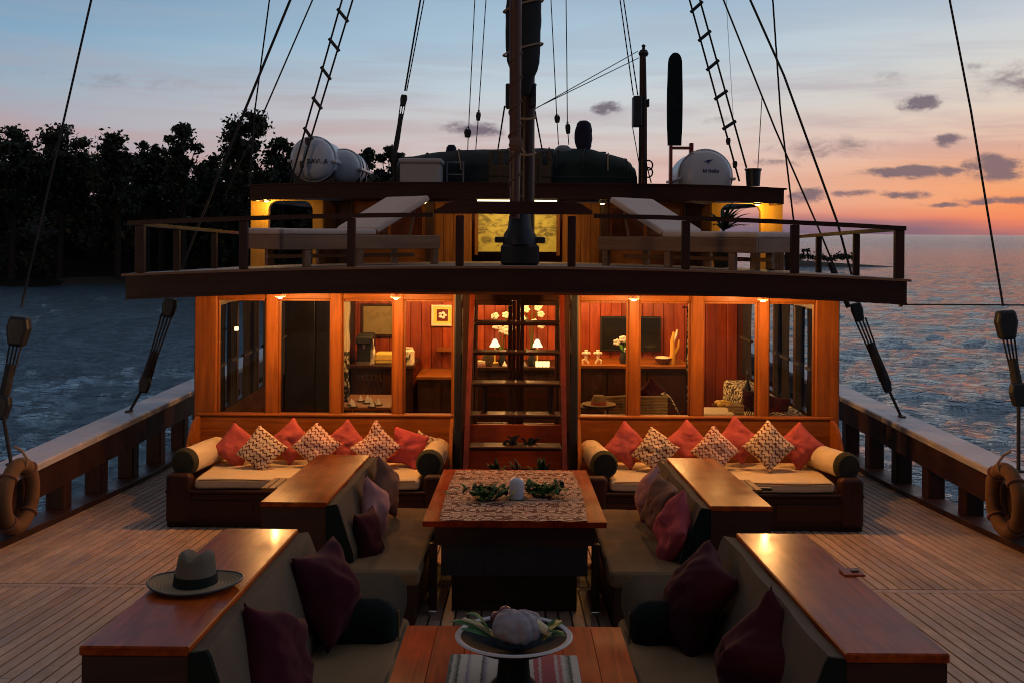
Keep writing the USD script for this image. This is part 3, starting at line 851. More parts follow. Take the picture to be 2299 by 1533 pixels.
for s, (xt, xb) in ((-1, (X(1062, 9.7), X(1046, 9.1))), (1, (X(1262, 9.7), X(1274, 9.1)))):
    pts = []
    for (x, (y, z)) in ((xt, LT), (xb, LBm)):
        for ddx in (-.022, .022):
            for ddy in (-.05, .05):
                pts.append((x + ddx, y + ddy, z))
    obj('side_rail', hull(np.array(pts)), M['redz'], ld)
for k, (py, th) in enumerate(((723, .035), (790, .03), (860, .035), (931, .035), (1003, .035), (1062, .035))):
    yy = 9.6
    for _ in range(4):
        z = EYE - (py - HZ) * yy / F
        yy = lad(z) - .08
    t = (z - LBm[1]) / (LT[1] - LBm[1])
    w0 = (X(1046, 9.1) * (1 - t) + X(1062, 9.7) * t) + .024
    w1 = (X(1274, 9.1) * (1 - t) + X(1262, 9.7) * t) - .024
    obj('tread', B(w0, w1, yy - .0, yy + .20, z - th, z, .010), M['mahogx'], ld)
obj('kick_board', B(X(1052, 9.55), X(1268, 9.55), 9.82, 9.86, .12, .98, .004), M['redx'], ld)
for px in (1088, 1236):
    obj('newel', lathe([(0, 0), (.028, 0), (.030, .02), (.026, .04), (.026, .24), (.031, .26), (.031, .28), (0, .285)], 14), M['mahogz'], ld)
    pr = stage.GetPrimAtPath(ld + '/newel' if px == 1088 else ld + '/newel_001')
    UsdGeom.Xformable(pr).AddTranslateOp().Set(Gf.Vec3d(*P(px, 931, 9.45)))

# ------------------------------------------------------------------ lamps under the overhang and inside


def lamp(name, label, loc, power, r=.03, up=False, col=WARM, housing='offwhite'):
    t = thing(name, label, 'lamp', loc, group=None)
    obj('housing', moved(lathe([(0, .03), (.05, .03), (.052, 0), (.045, -.012), (.038, -.012), (.038, .004), (0, .004)], 20), rx=180 if up else 0), M[housing], t)
    obj('bulb', ball(.026, (0, 0, .012 if up else -.012), (1, 1, .6)), M['bulb'], t)
    lt = UsdLux.SphereLight.Define(stage, t + '/light')
    lt.CreateRadiusAttr(r)
    lt.CreateIntensityAttr(power)
    lt.CreateColorAttr(Gf.Vec3f(*col))
    UsdGeom.Xformable(lt).AddTranslateOp().Set(Gf.Vec3d(0, 0, .07 if up else -.07))
    return t


LP = 640.0
for px, lab in ((630, 'round downlight above the second window from the left under the sun deck'), (890, 'round downlight above the window post left of the ladder'),
                (1424, 'round downlight above the window post right of the ladder'), (1714, 'round downlight above the rightmost window post under the sun deck')):
    lamp('downlight', lab, (X(px, 9.4), 9.4, UZ - .031), LP)
# ------------------------------------------------------------------ sofas and their cushions
def sofa(x0, x1, label, s):
    """x0..x1 along the wall; s = -1 for the left one (outer end at x0)."""
    t = thing('sofa', label, 'sofa')
    y0, y1 = 9.05, 9.93
    zb = float(dz(9.05)) + .0
    obj('base', cat(B(x0, x1, y0, y0 + .05, zb, .50, .008), B(x0, x0 + .05, y0 + .051, y1, .12, .50, .006), B(x1 - .05, x1, y0 + .051, y1, .12, .50, .006)), M['mahogx'], t)
    w = (x1 - x0) / 3
    for k in range(3):
        obj('front_panel', B(x0 + k * w + .06, x0 + (k + 1) * w - .06, y0 - .012, y0 - .001, zb + .09, .44, .005), M['mahogx'], t)
    obj('seat_frame', B(x0 - .01, x1 + .01, y0 - .02, y1, .501, .535, .008), M['mahogx'], t)
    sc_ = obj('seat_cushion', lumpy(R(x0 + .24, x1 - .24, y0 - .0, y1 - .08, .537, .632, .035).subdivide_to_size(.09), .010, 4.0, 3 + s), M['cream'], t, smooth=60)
    obj('piping', tube([(q, y0 - .006 + .003 * math.sin(q * 9), .622 + .004 * math.sin(q * 7)) for q in np.linspace(x0 + .28, x1 - .28, 30)], .006, 6), M['beige'], sc_)
    obj('back_board', B(x0, x1, y1 + .0, y1 + .035, .45, 1.028, .008), M['teakx'], t)
    obj('back_rail', B(x0 - .01, x1 + .01, y1 - .012, y1 + .05, 1.0285, 1.052, .008), M['teakx'], t)
    for xx in (x0 - .012, x1 - .024):
        cv = [(y1 - .001, .535), (y1 - .001, 1.027)]
        for q in np.linspace(0, 1, 9):
            cv.append((y1 - .06 - .36 * q ** .8, 1.02 - .40 * q ** 1.5))
        cv.append((y1 - .45, .535))
        obj('end_wing', prism(cv, .034, 'yz', xx), M['teakz'], t)
    for e, xx in ((0, x0), (1, x1)):
        a, b = (xx - .01, xx + .22) if e == 0 else (xx - .21, xx + .01)
        obj('arm_end', R(a, b, y0 - .03, y0 + .10, zb + .02, .68, .05), M['mahogz'], t, smooth=50)
    return t


def bolster(label, x, turn, k):
    t = thing('bolster_cushion', label, 'bolster', (x, 9.48, .745), rz=turn, rx=-2, group=None)
    rr, ln = .115, .37
    pr = [(0, -ln)] + [(rr * .75 + rr * .25 * math.sin(q), -ln + .05 - .05 * math.cos(q)) for q in np.linspace(0, 1.57, 5)] + [(rr, ln - .05)] + [(rr * .75 + rr * .25 * math.cos(q), ln - .05 + .05 * math.sin(q)) for q in np.linspace(0, 1.57, 5)] + [(0, ln)]
    m = lathe(pr, 28)
    obj('cover', lumpy(moved(m.subdivide_to_size(.06), rx=90), .011, 8, k), M['cream'], t, smooth=50)
    obj('end_cap', moved(lathe([(0, -.012), (rr * .9, -.014), (rr * 1.06, .015), (rr * 1.10, .05), (rr * .98, .06), (0, .03)], 24), (0, -ln, 0), rx=-90), M['olive'], t, smooth=50)
    return t


sofa(-3.075, -.60, 'built-in wooden sofa left of the ladder with a cream seat and curved teak ends', -1)
sofa(.60, 3.075, 'built-in wooden sofa right of the ladder with a cream seat and curved teak ends', 1)
bolster('cream bolster at the far left end of the left sofa, beside the sea rail', -2.90, -8, 1)
bolster('cream bolster at the ladder end of the left sofa', -.75, -2, 2)
bolster('cream bolster at the ladder end of the right sofa', .76, 6, 3)
bolster('cream bolster at the far right end of the right sofa, beside the sea rail', 2.88, 14, 4)


def cushion(label, px, py, y, mat, size, tilt, yaw, lean=12, seed=0, parent_name='cushion', thick=.13):
    c = P(px, py, y)
    t = '/World/' + numbered('/World', parent_name)
    m = pillow(size, size, thick, seed)
    me = usdkit.mesh(stage, t, m, M[mat], smooth=True)
    x = UsdGeom.Xformable(me)
    x.AddTranslateOp().Set(Gf.Vec3d(*map(float, c)))
    x.AddRotateZOp().Set(float(yaw))
    x.AddRotateXOp().Set(float(lean))
    x.AddRotateYOp().Set(float(tilt))
    keys(me.GetPrim(), label, 'cushion')
    return t


S = .335
cushion('patterned rose cushion at the left end of the left sofa, against the bolster', 531, 1002, 9.62, 'redfab', S, 40, 14, -16, 1)
cushion('left sofa zigzag cushion nearest the left bolster, black and cream', 588, 1010, 9.48, 'ikat', S * 1.02, 38, 6, -18, 2)
cushion('plain coral cushion between the first two zigzag cushions of the left sofa', 654, 990, 9.68, 'redfab', S, 47, 0, -14, 3)
cushion('pinkish zigzag cushion in the middle of the left sofa, behind the bench end', 711, 1002, 9.52, 'ikat2', S, 41, -4, -18, 4)
cushion('dull coral cushion between the middle and the right zigzag cushions of the left sofa', 776, 994, 9.68, 'redfab', S * .96, 49, -4, -14, 5)
cushion('large zigzag cushion right of the bench top on the left sofa', 845, 1003, 9.50, 'ikat2', S * 1.04, 40, -8, -18, 6)
cushion('rose red cushion at the ladder end of the left sofa', 916, 1006, 9.58, 'redfab2', S * 1.02, 12, -12, -16, 7)
cushion('small cream cushion tucked behind the rose one beside the left sofa\'s inner bolster', 950, 1000, 9.72, 'ikat', S * .7, 20, -14, -12, 8)
cushion('coral cushion at the ladder end of the right sofa', 1408, 1000, 9.58, 'redfab', S, 42, 12, -16, 9)
cushion('zigzag cushion of the right sofa nearest the ladder, half behind the bench', 1472, 1012, 9.48, 'ikat', S, 38, 6, -18, 10)
cushion('dull coral cushion between the first two zigzag cushions of the right sofa', 1543, 992, 9.68, 'redfab', S * .96, 46, 0, -14, 11)
cushion('zigzag cushion in the middle of the right sofa, right above the bench top', 1606, 1010, 9.50, 'ikat2', S, 42, -2, -18, 12)
cushion('striped coral cushion between the middle and the right zigzag cushions of the right sofa', 1656, 988, 9.68, 'redfab', S, 38, 0, -14, 13)
cushion('zigzag cushion of the right sofa nearest its outer end, large and bright', 1726, 1002, 9.48, 'ikat', S * 1.05, 46, -4, -18, 14)
cushion('coral cushion at the outer end of the right sofa, leaning on the bolster', 1795, 1000, 9.60, 'redfab', S, 46, -10, -16, 15)

# ------------------------------------------------------------------ benches
TILT = .06


def bench(s, xi, xo, y0, y1, ztop, xs_in, zseat, sy0, sy1, label, xb_bot):
    """A back-to-back locker bench. s side; xi/xo inner and outer edge of the lid; the seat runs from the backrest to xs_in."""
    t = thing('locker_bench', label, 'bench')
    tl = lambda y: ztop - TILT * (y - y0)

    def sl(xa, xb, ya, yb, za, zb, b=0):
        pts = [(s * x, y, z - TILT * (y - y0)) for y in (ya, yb) for x in (xa, xb) for z in (za, zb)]
        return hull(np.array(pts)) if not b else hull(np.vstack([[(s * x + ex * b * (1 if s * x < s * (xa + xb) / 2 else -1), y + ey * b * (1 if y < (ya + yb) / 2 else -1), z + ez * b * (1 if z < (za + zb) / 2 else -1) - TILT * (y - y0))
                                                                  for ex, ey, ez in ((0, 1, 1), (1, 0, 1), (1, 1, 0))] for y in (ya, yb) for x in (xa, xb) for z in (za, zb)]))
    obj('lid', sl(xi, xo, y0, y1, ztop - .032, ztop, .005), M['tabletop'], t)
    obj('locker', sl(xi + .02, xo - .025, y0 + .02, y1 - .02, ztop - .95, ztop - .033), M['mahogy'], t)
    obj('end_board', sl(xi + .004, xo - .008, y0 + .006, y0 + .0195, ztop - .95, ztop - .034), M['mahogx'], t)
    zs = zseat
    # seat: plinth and cushion
    obj('seat_plinth', sl(xs_in + .035, xi + .0, sy0 + .03, sy1 - .03, zs - .50, zs - .10), M['mahogy'], t)
    m = R(s * (xs_in if s > 0 else xi - .01), s * (xi - .01 if s > 0 else xs_in), sy0, sy1, zs - .098, zs, .03)
    m = lumpy(m.subdivide_to_size(.07), .012, 4.5, int(10 * sy0) + (s > 0))
    m.vertices[:, 2] -= TILT * (m.vertices[:, 1] - y0)
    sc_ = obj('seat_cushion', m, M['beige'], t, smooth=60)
    xe = s * (xs_in + .012)
    obj('piping', tube([(xe + .004 * math.sin(q * 7), q, zs - .012 - TILT * (q - y0) + .004 * math.sin(q * 11)) for q in np.linspace(sy0 + .03, sy1 - .03, 24)], .007, 6), M['taupe'], sc_)
    # wedge-shaped back cushion
    poly = [(xi - .0, ztop - .02), (xi - .055, ztop - .012), (xi - .068, ztop - .035), (xb_bot + .0, zs + .06), (xb_bot - .004, zs + .012), (xi - .0, zs + .004)]
    n_ = 14
    v, f = [], []
    yy = np.linspace(y0 + .012, y1 - .012, n_)
    for y in yy:
        for (x, z) in poly:
            v.append((s * x + .006 * math.sin(y * 9 + z * 7), y, z - TILT * (y - y0)))
    k = len(poly)
    for i in range(n_ - 1):
        for j in range(k):
            q = (j + 1) % k
            f += [[i * k + j, i * k + q, (i + 1) * k + q], [i * k + j, (i + 1) * k + q, (i + 1) * k + j]]
    for e in (0, n_ - 1):
        for j in range(1, k - 1):
            f.append([e * k, e * k + j, e * k + j + 1])
    m = trimesh.Trimesh(np.array(v), np.array(f), process=False)
    trimesh.repair.fix_normals(m)
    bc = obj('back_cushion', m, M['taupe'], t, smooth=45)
    ep = hull(np.array([(s * x, y, z - TILT * (y - y0)) for y in (y0 + .0, y0 + .0115) for x, z in poly]))
    obj('end_gusset', ep, M['darkgreen'], bc)
    return t


bench(-1, 1.047, 1.402, 3.30, 4.96, 1.486, .505, 1.065, 3.0, 4.96, 'near left locker bench, its glossy brown lid carrying the straw hat', .87)
bench(1, 1.070, 1.407, 3.30, 4.96, 1.480, .505, 1.065, 3.0, 4.96, 'near right locker bench with an empty glossy lid reflecting the sky', .89)
bench(-1, 1.148, 1.556, 6.25, 8.09, 1.172, .565, .80, 6.1, 7.9, 'rear left locker bench with an orange-brown lid in front of the left sofa', .985)
bench(1, 1.195, 1.573, 6.25, 8.09, 1.166, .565, .80, 6.1, 7.9, 'rear right locker bench with an orange-brown lid in front of the right sofa', 1.02)

for s, y, xo, z0, y0 in ((1, 4.25, 1.407, 1.480, 3.30),):
    pa = '/World/locker_bench' + ('_001' if s > 0 else '')
    z = z0 - TILT * (y - y0)
    obj('lid_catch', cat(B(*sorted((s * (xo - .05), s * (xo + .035))), y - .045, y + .045, z + .001, z + .010, .004)), M['tabletop'], pa)
    obj('catch_pin', B(*sorted((s * (xo - .01), s * (xo + .02))), y - .012, y + .012, z + .0105, z + .016, .003), M['iron'], pa)

# little folded trays hooked behind the rear benches, lit from the lamps
for s, (px, py), lab in ((-1, (632, 1086), 'small slatted teak side tray hooked to the outer edge of the rear left bench'), (1, (1698, 1090), 'small teak side tray hooked to the outer edge of the rear right bench')):
    c = P(px, py, 7.35)
    t = thing('side_tray', lab, 'tray', c, rx=-3.4)
    for k in range(4 if s < 0 else 2):
        w = .045
        obj('slat', B(-.10 + k * .052, -.10 + k * .052 + w, -.20, .20, -.01, .01, .003), M['teaky'], t)
    obj('batten', B(-.11, .11, -.02, .02, -.03, -.0105, .003), M['mahogx'], t)


def side_cushion(label, px, py, y, mat, size, roll, side, seed, lean=14, thick=.15, h=None):
    """A cushion leaning against a bench back, seen almost edge-on."""
    c = P(px, py, y)
    t = '/World/' + numbered('/World', 'cushion')
    me = usdkit.mesh(stage, t, pillow(size, h or size, thick, seed), M[mat], smooth=True)
    x = UsdGeom.Xformable(me)
    x.AddTranslateOp().Set(Gf.Vec3d(*map(float, c)))
    x.AddRotateZOp().Set(float(side * 78))
    x.AddRotateXOp().Set(float(-lean))
    x.AddRotateYOp().Set(float(roll))
    keys(me.GetPrim(), label, 'cushion')


side_cushion('dark plum cushion nearest on the rear left bench seat', 826, 1208, 6.55, 'maroon', .36, 4, 1, 21, 10)
side_cushion('dusty pink cushion in the middle of the rear left bench, its corner up', 842, 1142, 6.95, 'mauve', .35, 38, 1, 22, 14)
side_cushion('brown cushion furthest back on the rear left bench seat', 868, 1092, 7.55, 'brownfab', .36, 42, 1, 23, 14)
side_cushion('coral and dark cushion nearest on the rear right bench seat', 1508, 1188, 6.45, 'redfab2', .38, 36, -1, 24, 14)
side_cushion('brown cushion second from the near end of the rear right bench', 1482, 1138, 6.95, 'brownfab', .37, 8, -1, 25, 12)
side_cushion('pale brown cushion furthest back on the rear right bench seat', 1458, 1108, 7.5, 'mauve', .34, 30, -1, 26, 12)
side_cushion('large maroon cushion upright at the far end of the near left bench', 742, 1330, 4.62, 'maroon', .43, 6, 1, 27, 24, .20)
side_cushion('maroon cushion at the near end of the near left bench, cut by the frame', 622, 1492, 3.78, 'maroon', .40, 30, 1, 28, 22, .18)
side_cushion('dark maroon cushion at the far end of the near right bench', 1560, 1338, 4.62, 'maroon', .43, 10, -1, 29, 26, .20)
side_cushion('dark maroon cushion at the near end of the near right bench, cut by the frame', 1698, 1492, 3.8, 'maroon', .40, 30, -1, 30, 22, .18)
for px, py, y, lab in ((700, 1425, 4.2, 'dark green seat pad lying between the two maroon cushions of the near left bench'), (1610, 1425, 4.2, 'dark green seat pad between the two maroon cushions of the near right bench')):
    pass
for s, lab in ((-1, 'dark end bolster closing the far end of the near left bench'), (1, 'dark end bolster closing the far end of the near right bench')):
    t = thing('end_bolster', lab, 'bolster')
    xa, xb = (-.93, -.52) if s < 0 else (.52, .93)
    obj('cover', R(xa, xb, 4.55, 5.06, .94, 1.17, .09), M['darkgreen'], t, smooth=50)
    obj('piping', cat(tube([(xa if s > 0 else xb, 4.62, .97), (xa if s > 0 else xb, 4.62, 1.12)], .005, 6)), M['beige'], t)

# ------------------------------------------------------------------ tables
def table(label, y0, y1, z0, hw, n, mat):
    t = thing('low_table', label, 'table')
    zt = lambda y: z0 - TILT * (y - y0)
    w = 2 * hw / n
    for k in range(n):
        xa = -hw + k * w
        pts = [(x, y, zt(y) + z) for y in (y0, y1) for x in (xa + .0012, xa + w - .0012) for z in (-.035, 0)]
        obj('top_board', hull(np.array(pts)), M[mat], t)
    pts = [(x, y, zt(y) + z) for y in (y0 + .06, y1 - .06) for x in (-hw + .07, hw - .07) for z in (-.16, -.0355)]
    obj('apron', hull(np.array(pts)), M['mahogx'], t)
    for sx in (-1, 1):
        for yy in (y0 + .12, y1 - .12):
            obj('leg', B(sx * (hw - .06) - .025, sx * (hw - .06) + .025, yy - .025, yy + .025, float(dz(yy)) + .0, zt(yy) - .161, .006), M['mahogz'], t)
            obj('foot', B(sx * (hw - .06) - .028, sx * (hw - .06) + .028, yy - .03, yy + .03, float(dz(yy)) - .01, float(dz(yy)) + .035, .004), M['steel'], t) if yy < (y0 + y1) / 2 else None
    pts = [(x, y, (float(dz(y)) - .03 if z == 0 else zt(y) - .36)) for y in (y0 + .22, y1 - .2) for x in (-hw + .17, hw - .17) for z in (0, 1)]
    obj('pedestal', hull(np.array(pts)), M['mahogx'], t)
    pts = [(x, y, zt(y) + z) for y in (y0 + .10, y1 - .12) for x in (-hw + .11, hw - .11) for z in (-.359, -.161)]
    obj('skirt', hull(np.array(pts)), M['ebony'], t)
    return t


M['tabletop2'] = wood('orange_table_varnish', (.20, .014, .002), (.55, .056, .005), 'y', 0.5, 0.0, spec=0.15, ior=1.2, wear=0.3)
table('near low table with an orange varnished top, a striped runner and a footed dish', 2.75, 4.15, 1.233 + TILT * 1.4, .432, 7, 'tabletop2')
table('rear low table before the ladder, its top covered by a patterned cloth', 6.30, 8.16, EYE - 1.782, .568, 7, 'tabletop2')
zt2 = lambda y: EYE - 1.782 - TILT * (y - 6.30)
zt1 = lambda y: 1.233 + TILT * 1.4 - TILT * (y - 2.75)


def cloth_rear(u, v):
    y = 6.31 + u * 1.80
    hw0 = .455 + .02 * np.sin(u * 3)
    x = (-1 + 2 * v) * hw0 - .005
    return x, y, zt2(y) + .005 + .002 * np.sin(x * 31 + y * 13)


c1 = obj('table_cloth', sheet(50, 40, cloth_rear), M['batik'], smooth=True, label='brown and cream batik cloth laid over the rear low table', cat='tablecloth')


def cloth_near(u, v):
    y = 2.76 + u * 1.05
    x = (-1 + 2 * v) * .235
    return x, y, zt1(y) + .005 + .0015 * np.sin(x * 40 + y * 9)


obj('table_runner', sheet(40, 30, cloth_near), M['runner'], smooth=True, label='narrow striped grey and red runner on the near low table', cat='table runner')

# footed dish with vegetables
yb = 3.50
zt = zt1(yb) + .006
dish = thing('footed_dish', 'wide black dish on a dark foot with a pale rim, on the near low table', 'dish', (0.0, yb, zt), rx=-2)
RB = .2
obj('foot', lathe([(0, 0), (.075, 0), (.078, .01), (.058, .03), (.052, .09), (.06, .115), (0, .115)], 32), M['dishblack'], dish, smooth=40)
obj('bowl', lathe([(0, .1155), (.06, .1155), (.13, .135), (RB - .004, .168), (RB - .006, .172), (.13, .150), (.0, .130)], 48), M['dishblack'], dish, smooth=40)
obj('rim', lathe([(RB - .018, .1645), (RB - .004, .1685), (RB + .002, .172), (RB - .003, .177), (RB - .018, .174), (RB - .018, .1645)], 48), M['ringtan'] if False else M['offwhite'], dish, smooth=40)
zz = zt + .165
hd = lumpy(ball(.070, (0, 0, 0), (1.05, 1, .80), 4), .016, 16, 3)
th = np.arctan2(hd.vertices[:, 1], hd.vertices[:, 0])
hd.vertices *= (1 + .10 * np.abs(np.sin(th * 4 + hd.vertices[:, 2] * 9)) ** .6)[:, None]
t = thing('cabbage', 'pale ribbed round vegetable in the middle of the footed dish', 'vegetable', (.012, yb - .0, zz + .04))
obj('head', hd, M['veg'], t, smooth=50)
obj('stalk', tube([(.05, -.01, .02), (.09, -.02, 0), (.115, -.03, -.012)], [.022, .016, .012], 8), M['cream'], t)
def leafmesh(l, w, bend, n=8):
    def fn(u, v):
        ww = w * np.sin(np.pi * np.clip(u * .93 + .05, 0, 1)) ** .8
        return u * l, (v - .5) * ww, bend * np.sin(u * 2.2) - .25 * ww * np.abs(v - .5) * 2 * .5
    return sheet(n, 5, fn)


t = thing('leaf_bunch', 'bunch of dark green leaves sticking out over the left side of the dish', 'leaves', (-.075, yb, zz + .005))
for k, (a, l, w, b) in enumerate(((170, .15, .05, .05), (150, .13, .05, .03), (200, .12, .05, .02), (185, .11, .04, .06))):
    obj('leaf', moved(leafmesh(l, w, b), rz=a, ry=-6 * k), M['plant'], t, smooth=True)
obj('stem', tube([(-.1, .02, .05), (0, 0, .01), (.05, 0, 0)], [.008, .012, .01], 6), M['cream'], t)
t = thing('herb_bunch', 'yellow and green herbs on the right side of the dish', 'herbs', (.10, yb - .02, zz + .0))
for k in range(9):
    obj('leaf', moved(leafmesh(.07 + .03 * rng.random(), .022, .02), (.0, 0, .004 * k), rz=float(rng.uniform(-60, 60)), ry=float(rng.uniform(-25, 5))), M['plant'] if k % 3 else M['fruit'], t, smooth=True)
t = thing('dark_fruit', 'cluster of dark red fruit behind the pale vegetable in the dish', 'fruit', (-.03, yb + .09, zz + .01))
for k, (a, b, c) in enumerate(((0, 0, .03), (-.03, .01, .02), (.03, .015, .02), (.0, -.02, .05))):
    obj('fruit', ball(.024, (a, b, c)), M['darkred'], t, smooth=True)

# centrepiece of the rear table
zc = zt2(7.15) + .008
t = thing('white_candle', 'thick pale egg-shaped candle on the rear table\'s cloth', 'candle', (.012, 6.98, zt2(6.98) + .008))
obj('wax', lathe([(0, 0), (.046, 0), (.050, .012), (.051, .10), (.048, .122), (.036, .136), (.016, .141), (0, .139)], 28), M['ceramic'], t, smooth=50)
obj('wick', tube([(0, 0, .138), (.003, 0, .152)], .002, 5), M['black'], t)
obj('saucer', lathe([(0, -.003), (.07, -.003), (.075, .004), (.06, .002), (0, -.001)], 28), M['black'], t, smooth=50)


def planter(label, x, y, n, seed, sz):
    t = thing('table_plant', label, 'plant', (x, y, zt2(y) + .008))
    obj('tray', lathe([(0, 0), (.07, 0), (.08, .012), (.05, .010), (0, .010)], 20), M['ebony'], t, smooth=40)
    g = np.random.default_rng(seed)
    for k in range(n):
        a, e = g.uniform(0, 360), g.uniform(-60, 10)
        obj('leaf', moved(leafmesh(g.uniform(.6, 1.1) * sz, sz * .42, sz * .25), (g.normal() * .075, g.normal() * .045, g.uniform(.01, .055)), ry=e * .6, rz=a), M['plant'] if k % 3 else M['plantdark'], t, smooth=True)


planter('low dark green leafy plant left of the white candle on the rear table', -.19, 6.95, 110, 3, .075)
planter('bushy bright green plant right of the white candle on the rear table', .19, 7.08, 110, 4, .075)

# straw hat
hx, hy = -1.235, 3.97
hz = 1.486 - TILT * (hy - 3.30)
hat = thing('straw_hat', 'straw sun hat with a dark band lying on the near left bench lid', 'hat', (hx, hy, hz + .004), rx=-3.4, rz=0)


def brim(u, v):
    a = v * 2 * np.pi
    r = .082 + u * .096
    z = .012 + .0016 * np.sin(u * 44) + .007 * u ** 2 * np.cos(2 * a) + .010 * u - .010 * np.sin(np.pi * u)
    return r * np.cos(a), r * np.sin(a) * .96, z


bm = sheet(60, 65, brim)
bm2 = bm.copy()
bm2.vertices[:, 2] -= .004
bm2.invert()
obj('brim', cat(bm, bm2), M['straw'], hat, smooth=True)
ea = np.linspace(0, 2 * np.pi, 60, endpoint=False)
e = np.stack([.178 * np.cos(ea), .178 * .96 * np.sin(ea), .020 + .007 * np.cos(2 * ea)], -1)
obj('brim_edge', tube(e, .0045, 6, True), M['black'], hat, smooth=60)


def crown(u, v):
    a = v * 2 * np.pi
    r = np.where(u < .7, .086 - .012 * (u / .7), .074 * np.sqrt(np.clip(1 - ((u - .7) / .3) ** 2, 0, 1)))
    z = np.where(u < .7, .012 + .095 * (u / .7), .107 + .03 * np.sin((u - .7) / .3 * np.pi / 2))
    x, y = r * np.cos(a) * .94, r * np.sin(a) * 1.08
    dent = .034 * np.exp(-(x / .022) ** 2) * np.clip((u - .6) / .3, 0, 1) * (1 - .4 * np.clip(y / .08, -1, 1) * -1)
    pinch = 1 - .16 * np.clip(u, 0, 1) ** 2 * np.exp(-((y + .06) / .05) ** 2)
    return x * pinch, y, z - dent


obj('crown', sheet(26, 49, crown), M['strawshade'], hat, smooth=True)
bd = np.stack([.0875 * .945 * np.cos(ea), .0875 * 1.085 * np.sin(ea)], -1)
def band(u, v):
    a = v * 2 * np.pi
    r = .0885 - .004 * u
    return r * np.cos(a) * .945, r * np.sin(a) * 1.085, .014 + .034 * u
obj('band', sheet(4, 49, band), M['darkgreen'], hat, smooth=True)

# ------------------------------------------------------------------ life rings on the bulwarks
for s, px, py, lab in ((-1, 46, 1112, 'tan life ring hanging on the left bulwark beside the side deck'), (1, 2262, 1122, 'tan life ring hanging on the right bulwark beside the side deck')):
    x = s * 4.045
    y = x / ((px - CX) / F)
    z = P(px, py, y)[2]
    t = thing('life_ring', lab, 'life ring', (x, y, z))
    a = np.linspace(0, 2 * np.pi, 48, endpoint=False)
    pts = np.stack([.0 * a, .24 * np.cos(a), .25 * np.sin(a)], -1)
    obj('ring', lumpy(tube(pts, .058, 14, True), .006, 9, 2), M['ringtan'], t, smooth=60)
    for k in range(4):
        q = math.pi / 4 + k * math.pi / 2
        c = Vv([0, .24 * math.cos(q), .25 * math.sin(q)])
        b = np.linspace(0, 2 * np.pi, 16, endpoint=False)
        rd = c / np.linalg.norm(c)
        loop = np.array([c + .063 * (math.cos(w) * rd + math.sin(w) * Vv([1, 0, 0])) for w in b])
        obj('lashing', tube(loop, .012, 6, True), M['brownfab'], t, smooth=60)
    obj('hanger', tube([(s * .04, 0, .40), (-s * .02, 0, .37), (-s * .07, 0, .30), (-s * .06, .0, .24)], .011, 6), M['ropetan'], t)
# ------------------------------------------------------------------ sun deck: railing, loungers
def rail_z(x):
    return 2.998 - .098 * (np.asarray(x, float) / 3.508) ** 2 - 0.0


rl = thing('sun_deck_railing', 'low wooden railing round the sun deck with square posts and a raised middle board', 'railing')
for a, b in ((-3.50, X(972, FY)), (X(1333, FY), 3.50)):
    obj('top_rail', bent(a, b, FY + .0, FY + .075, -.04, 0, 12, rail_z), M['mahogx'], rl, smooth=20)
for px in (312, 545, 788, 1032, 1284, 1541, 1787, 2022):
    x = X(px, FY) + (.0 if 400 < px < 1900 else 0)
    w = .036 if px not in (312, 2022) else .04
    top = float(rail_z(x)) - .042 if not 1000 < px < 1310 else 2.97
    obj('post', B(x - w, x + w, FY + .002, FY + .073, float(uz(x)) + .001, top, .006), M['mahogz'], rl)
for s in (-1, 1):
    z0 = float(rail_z(3.5)) - .005
    ya, yb2 = FY + .077, 13.2
    c = [(s * x, y, z0 - .026 * (y - FY) + z) for y in (ya, yb2) for x in (3.43, 3.50) for z in (-.035, 0)]
    obj('side_rail', hull(np.array(c)), M['mahogy'], rl)
    for y in (10.45, 11.75, 13.1):
        obj('post', B(s * 3.435, s * 3.495, y - .03, y + .03, float(uz(3.5, y)) + .0, z0 - .026 * (y - FY) - .036, .006), M['mahogz'], rl)
# raised shaped board in the middle
pl = [(X(975, FY), 2.985), (X(975, FY), 3.02), (X(990, FY), 3.045), (X(1003, FY), 3.08), (X(1022, FY), 3.098), (X(1290, FY), 3.098), (X(1305, FY), 3.08), (X(1318, FY), 3.045), (X(1330, FY), 3.02), (X(1330, FY), 2.985)]
obj('crest_board', prism(pl, .06, 'xz', FY + .005), M['mahogx'], rl)


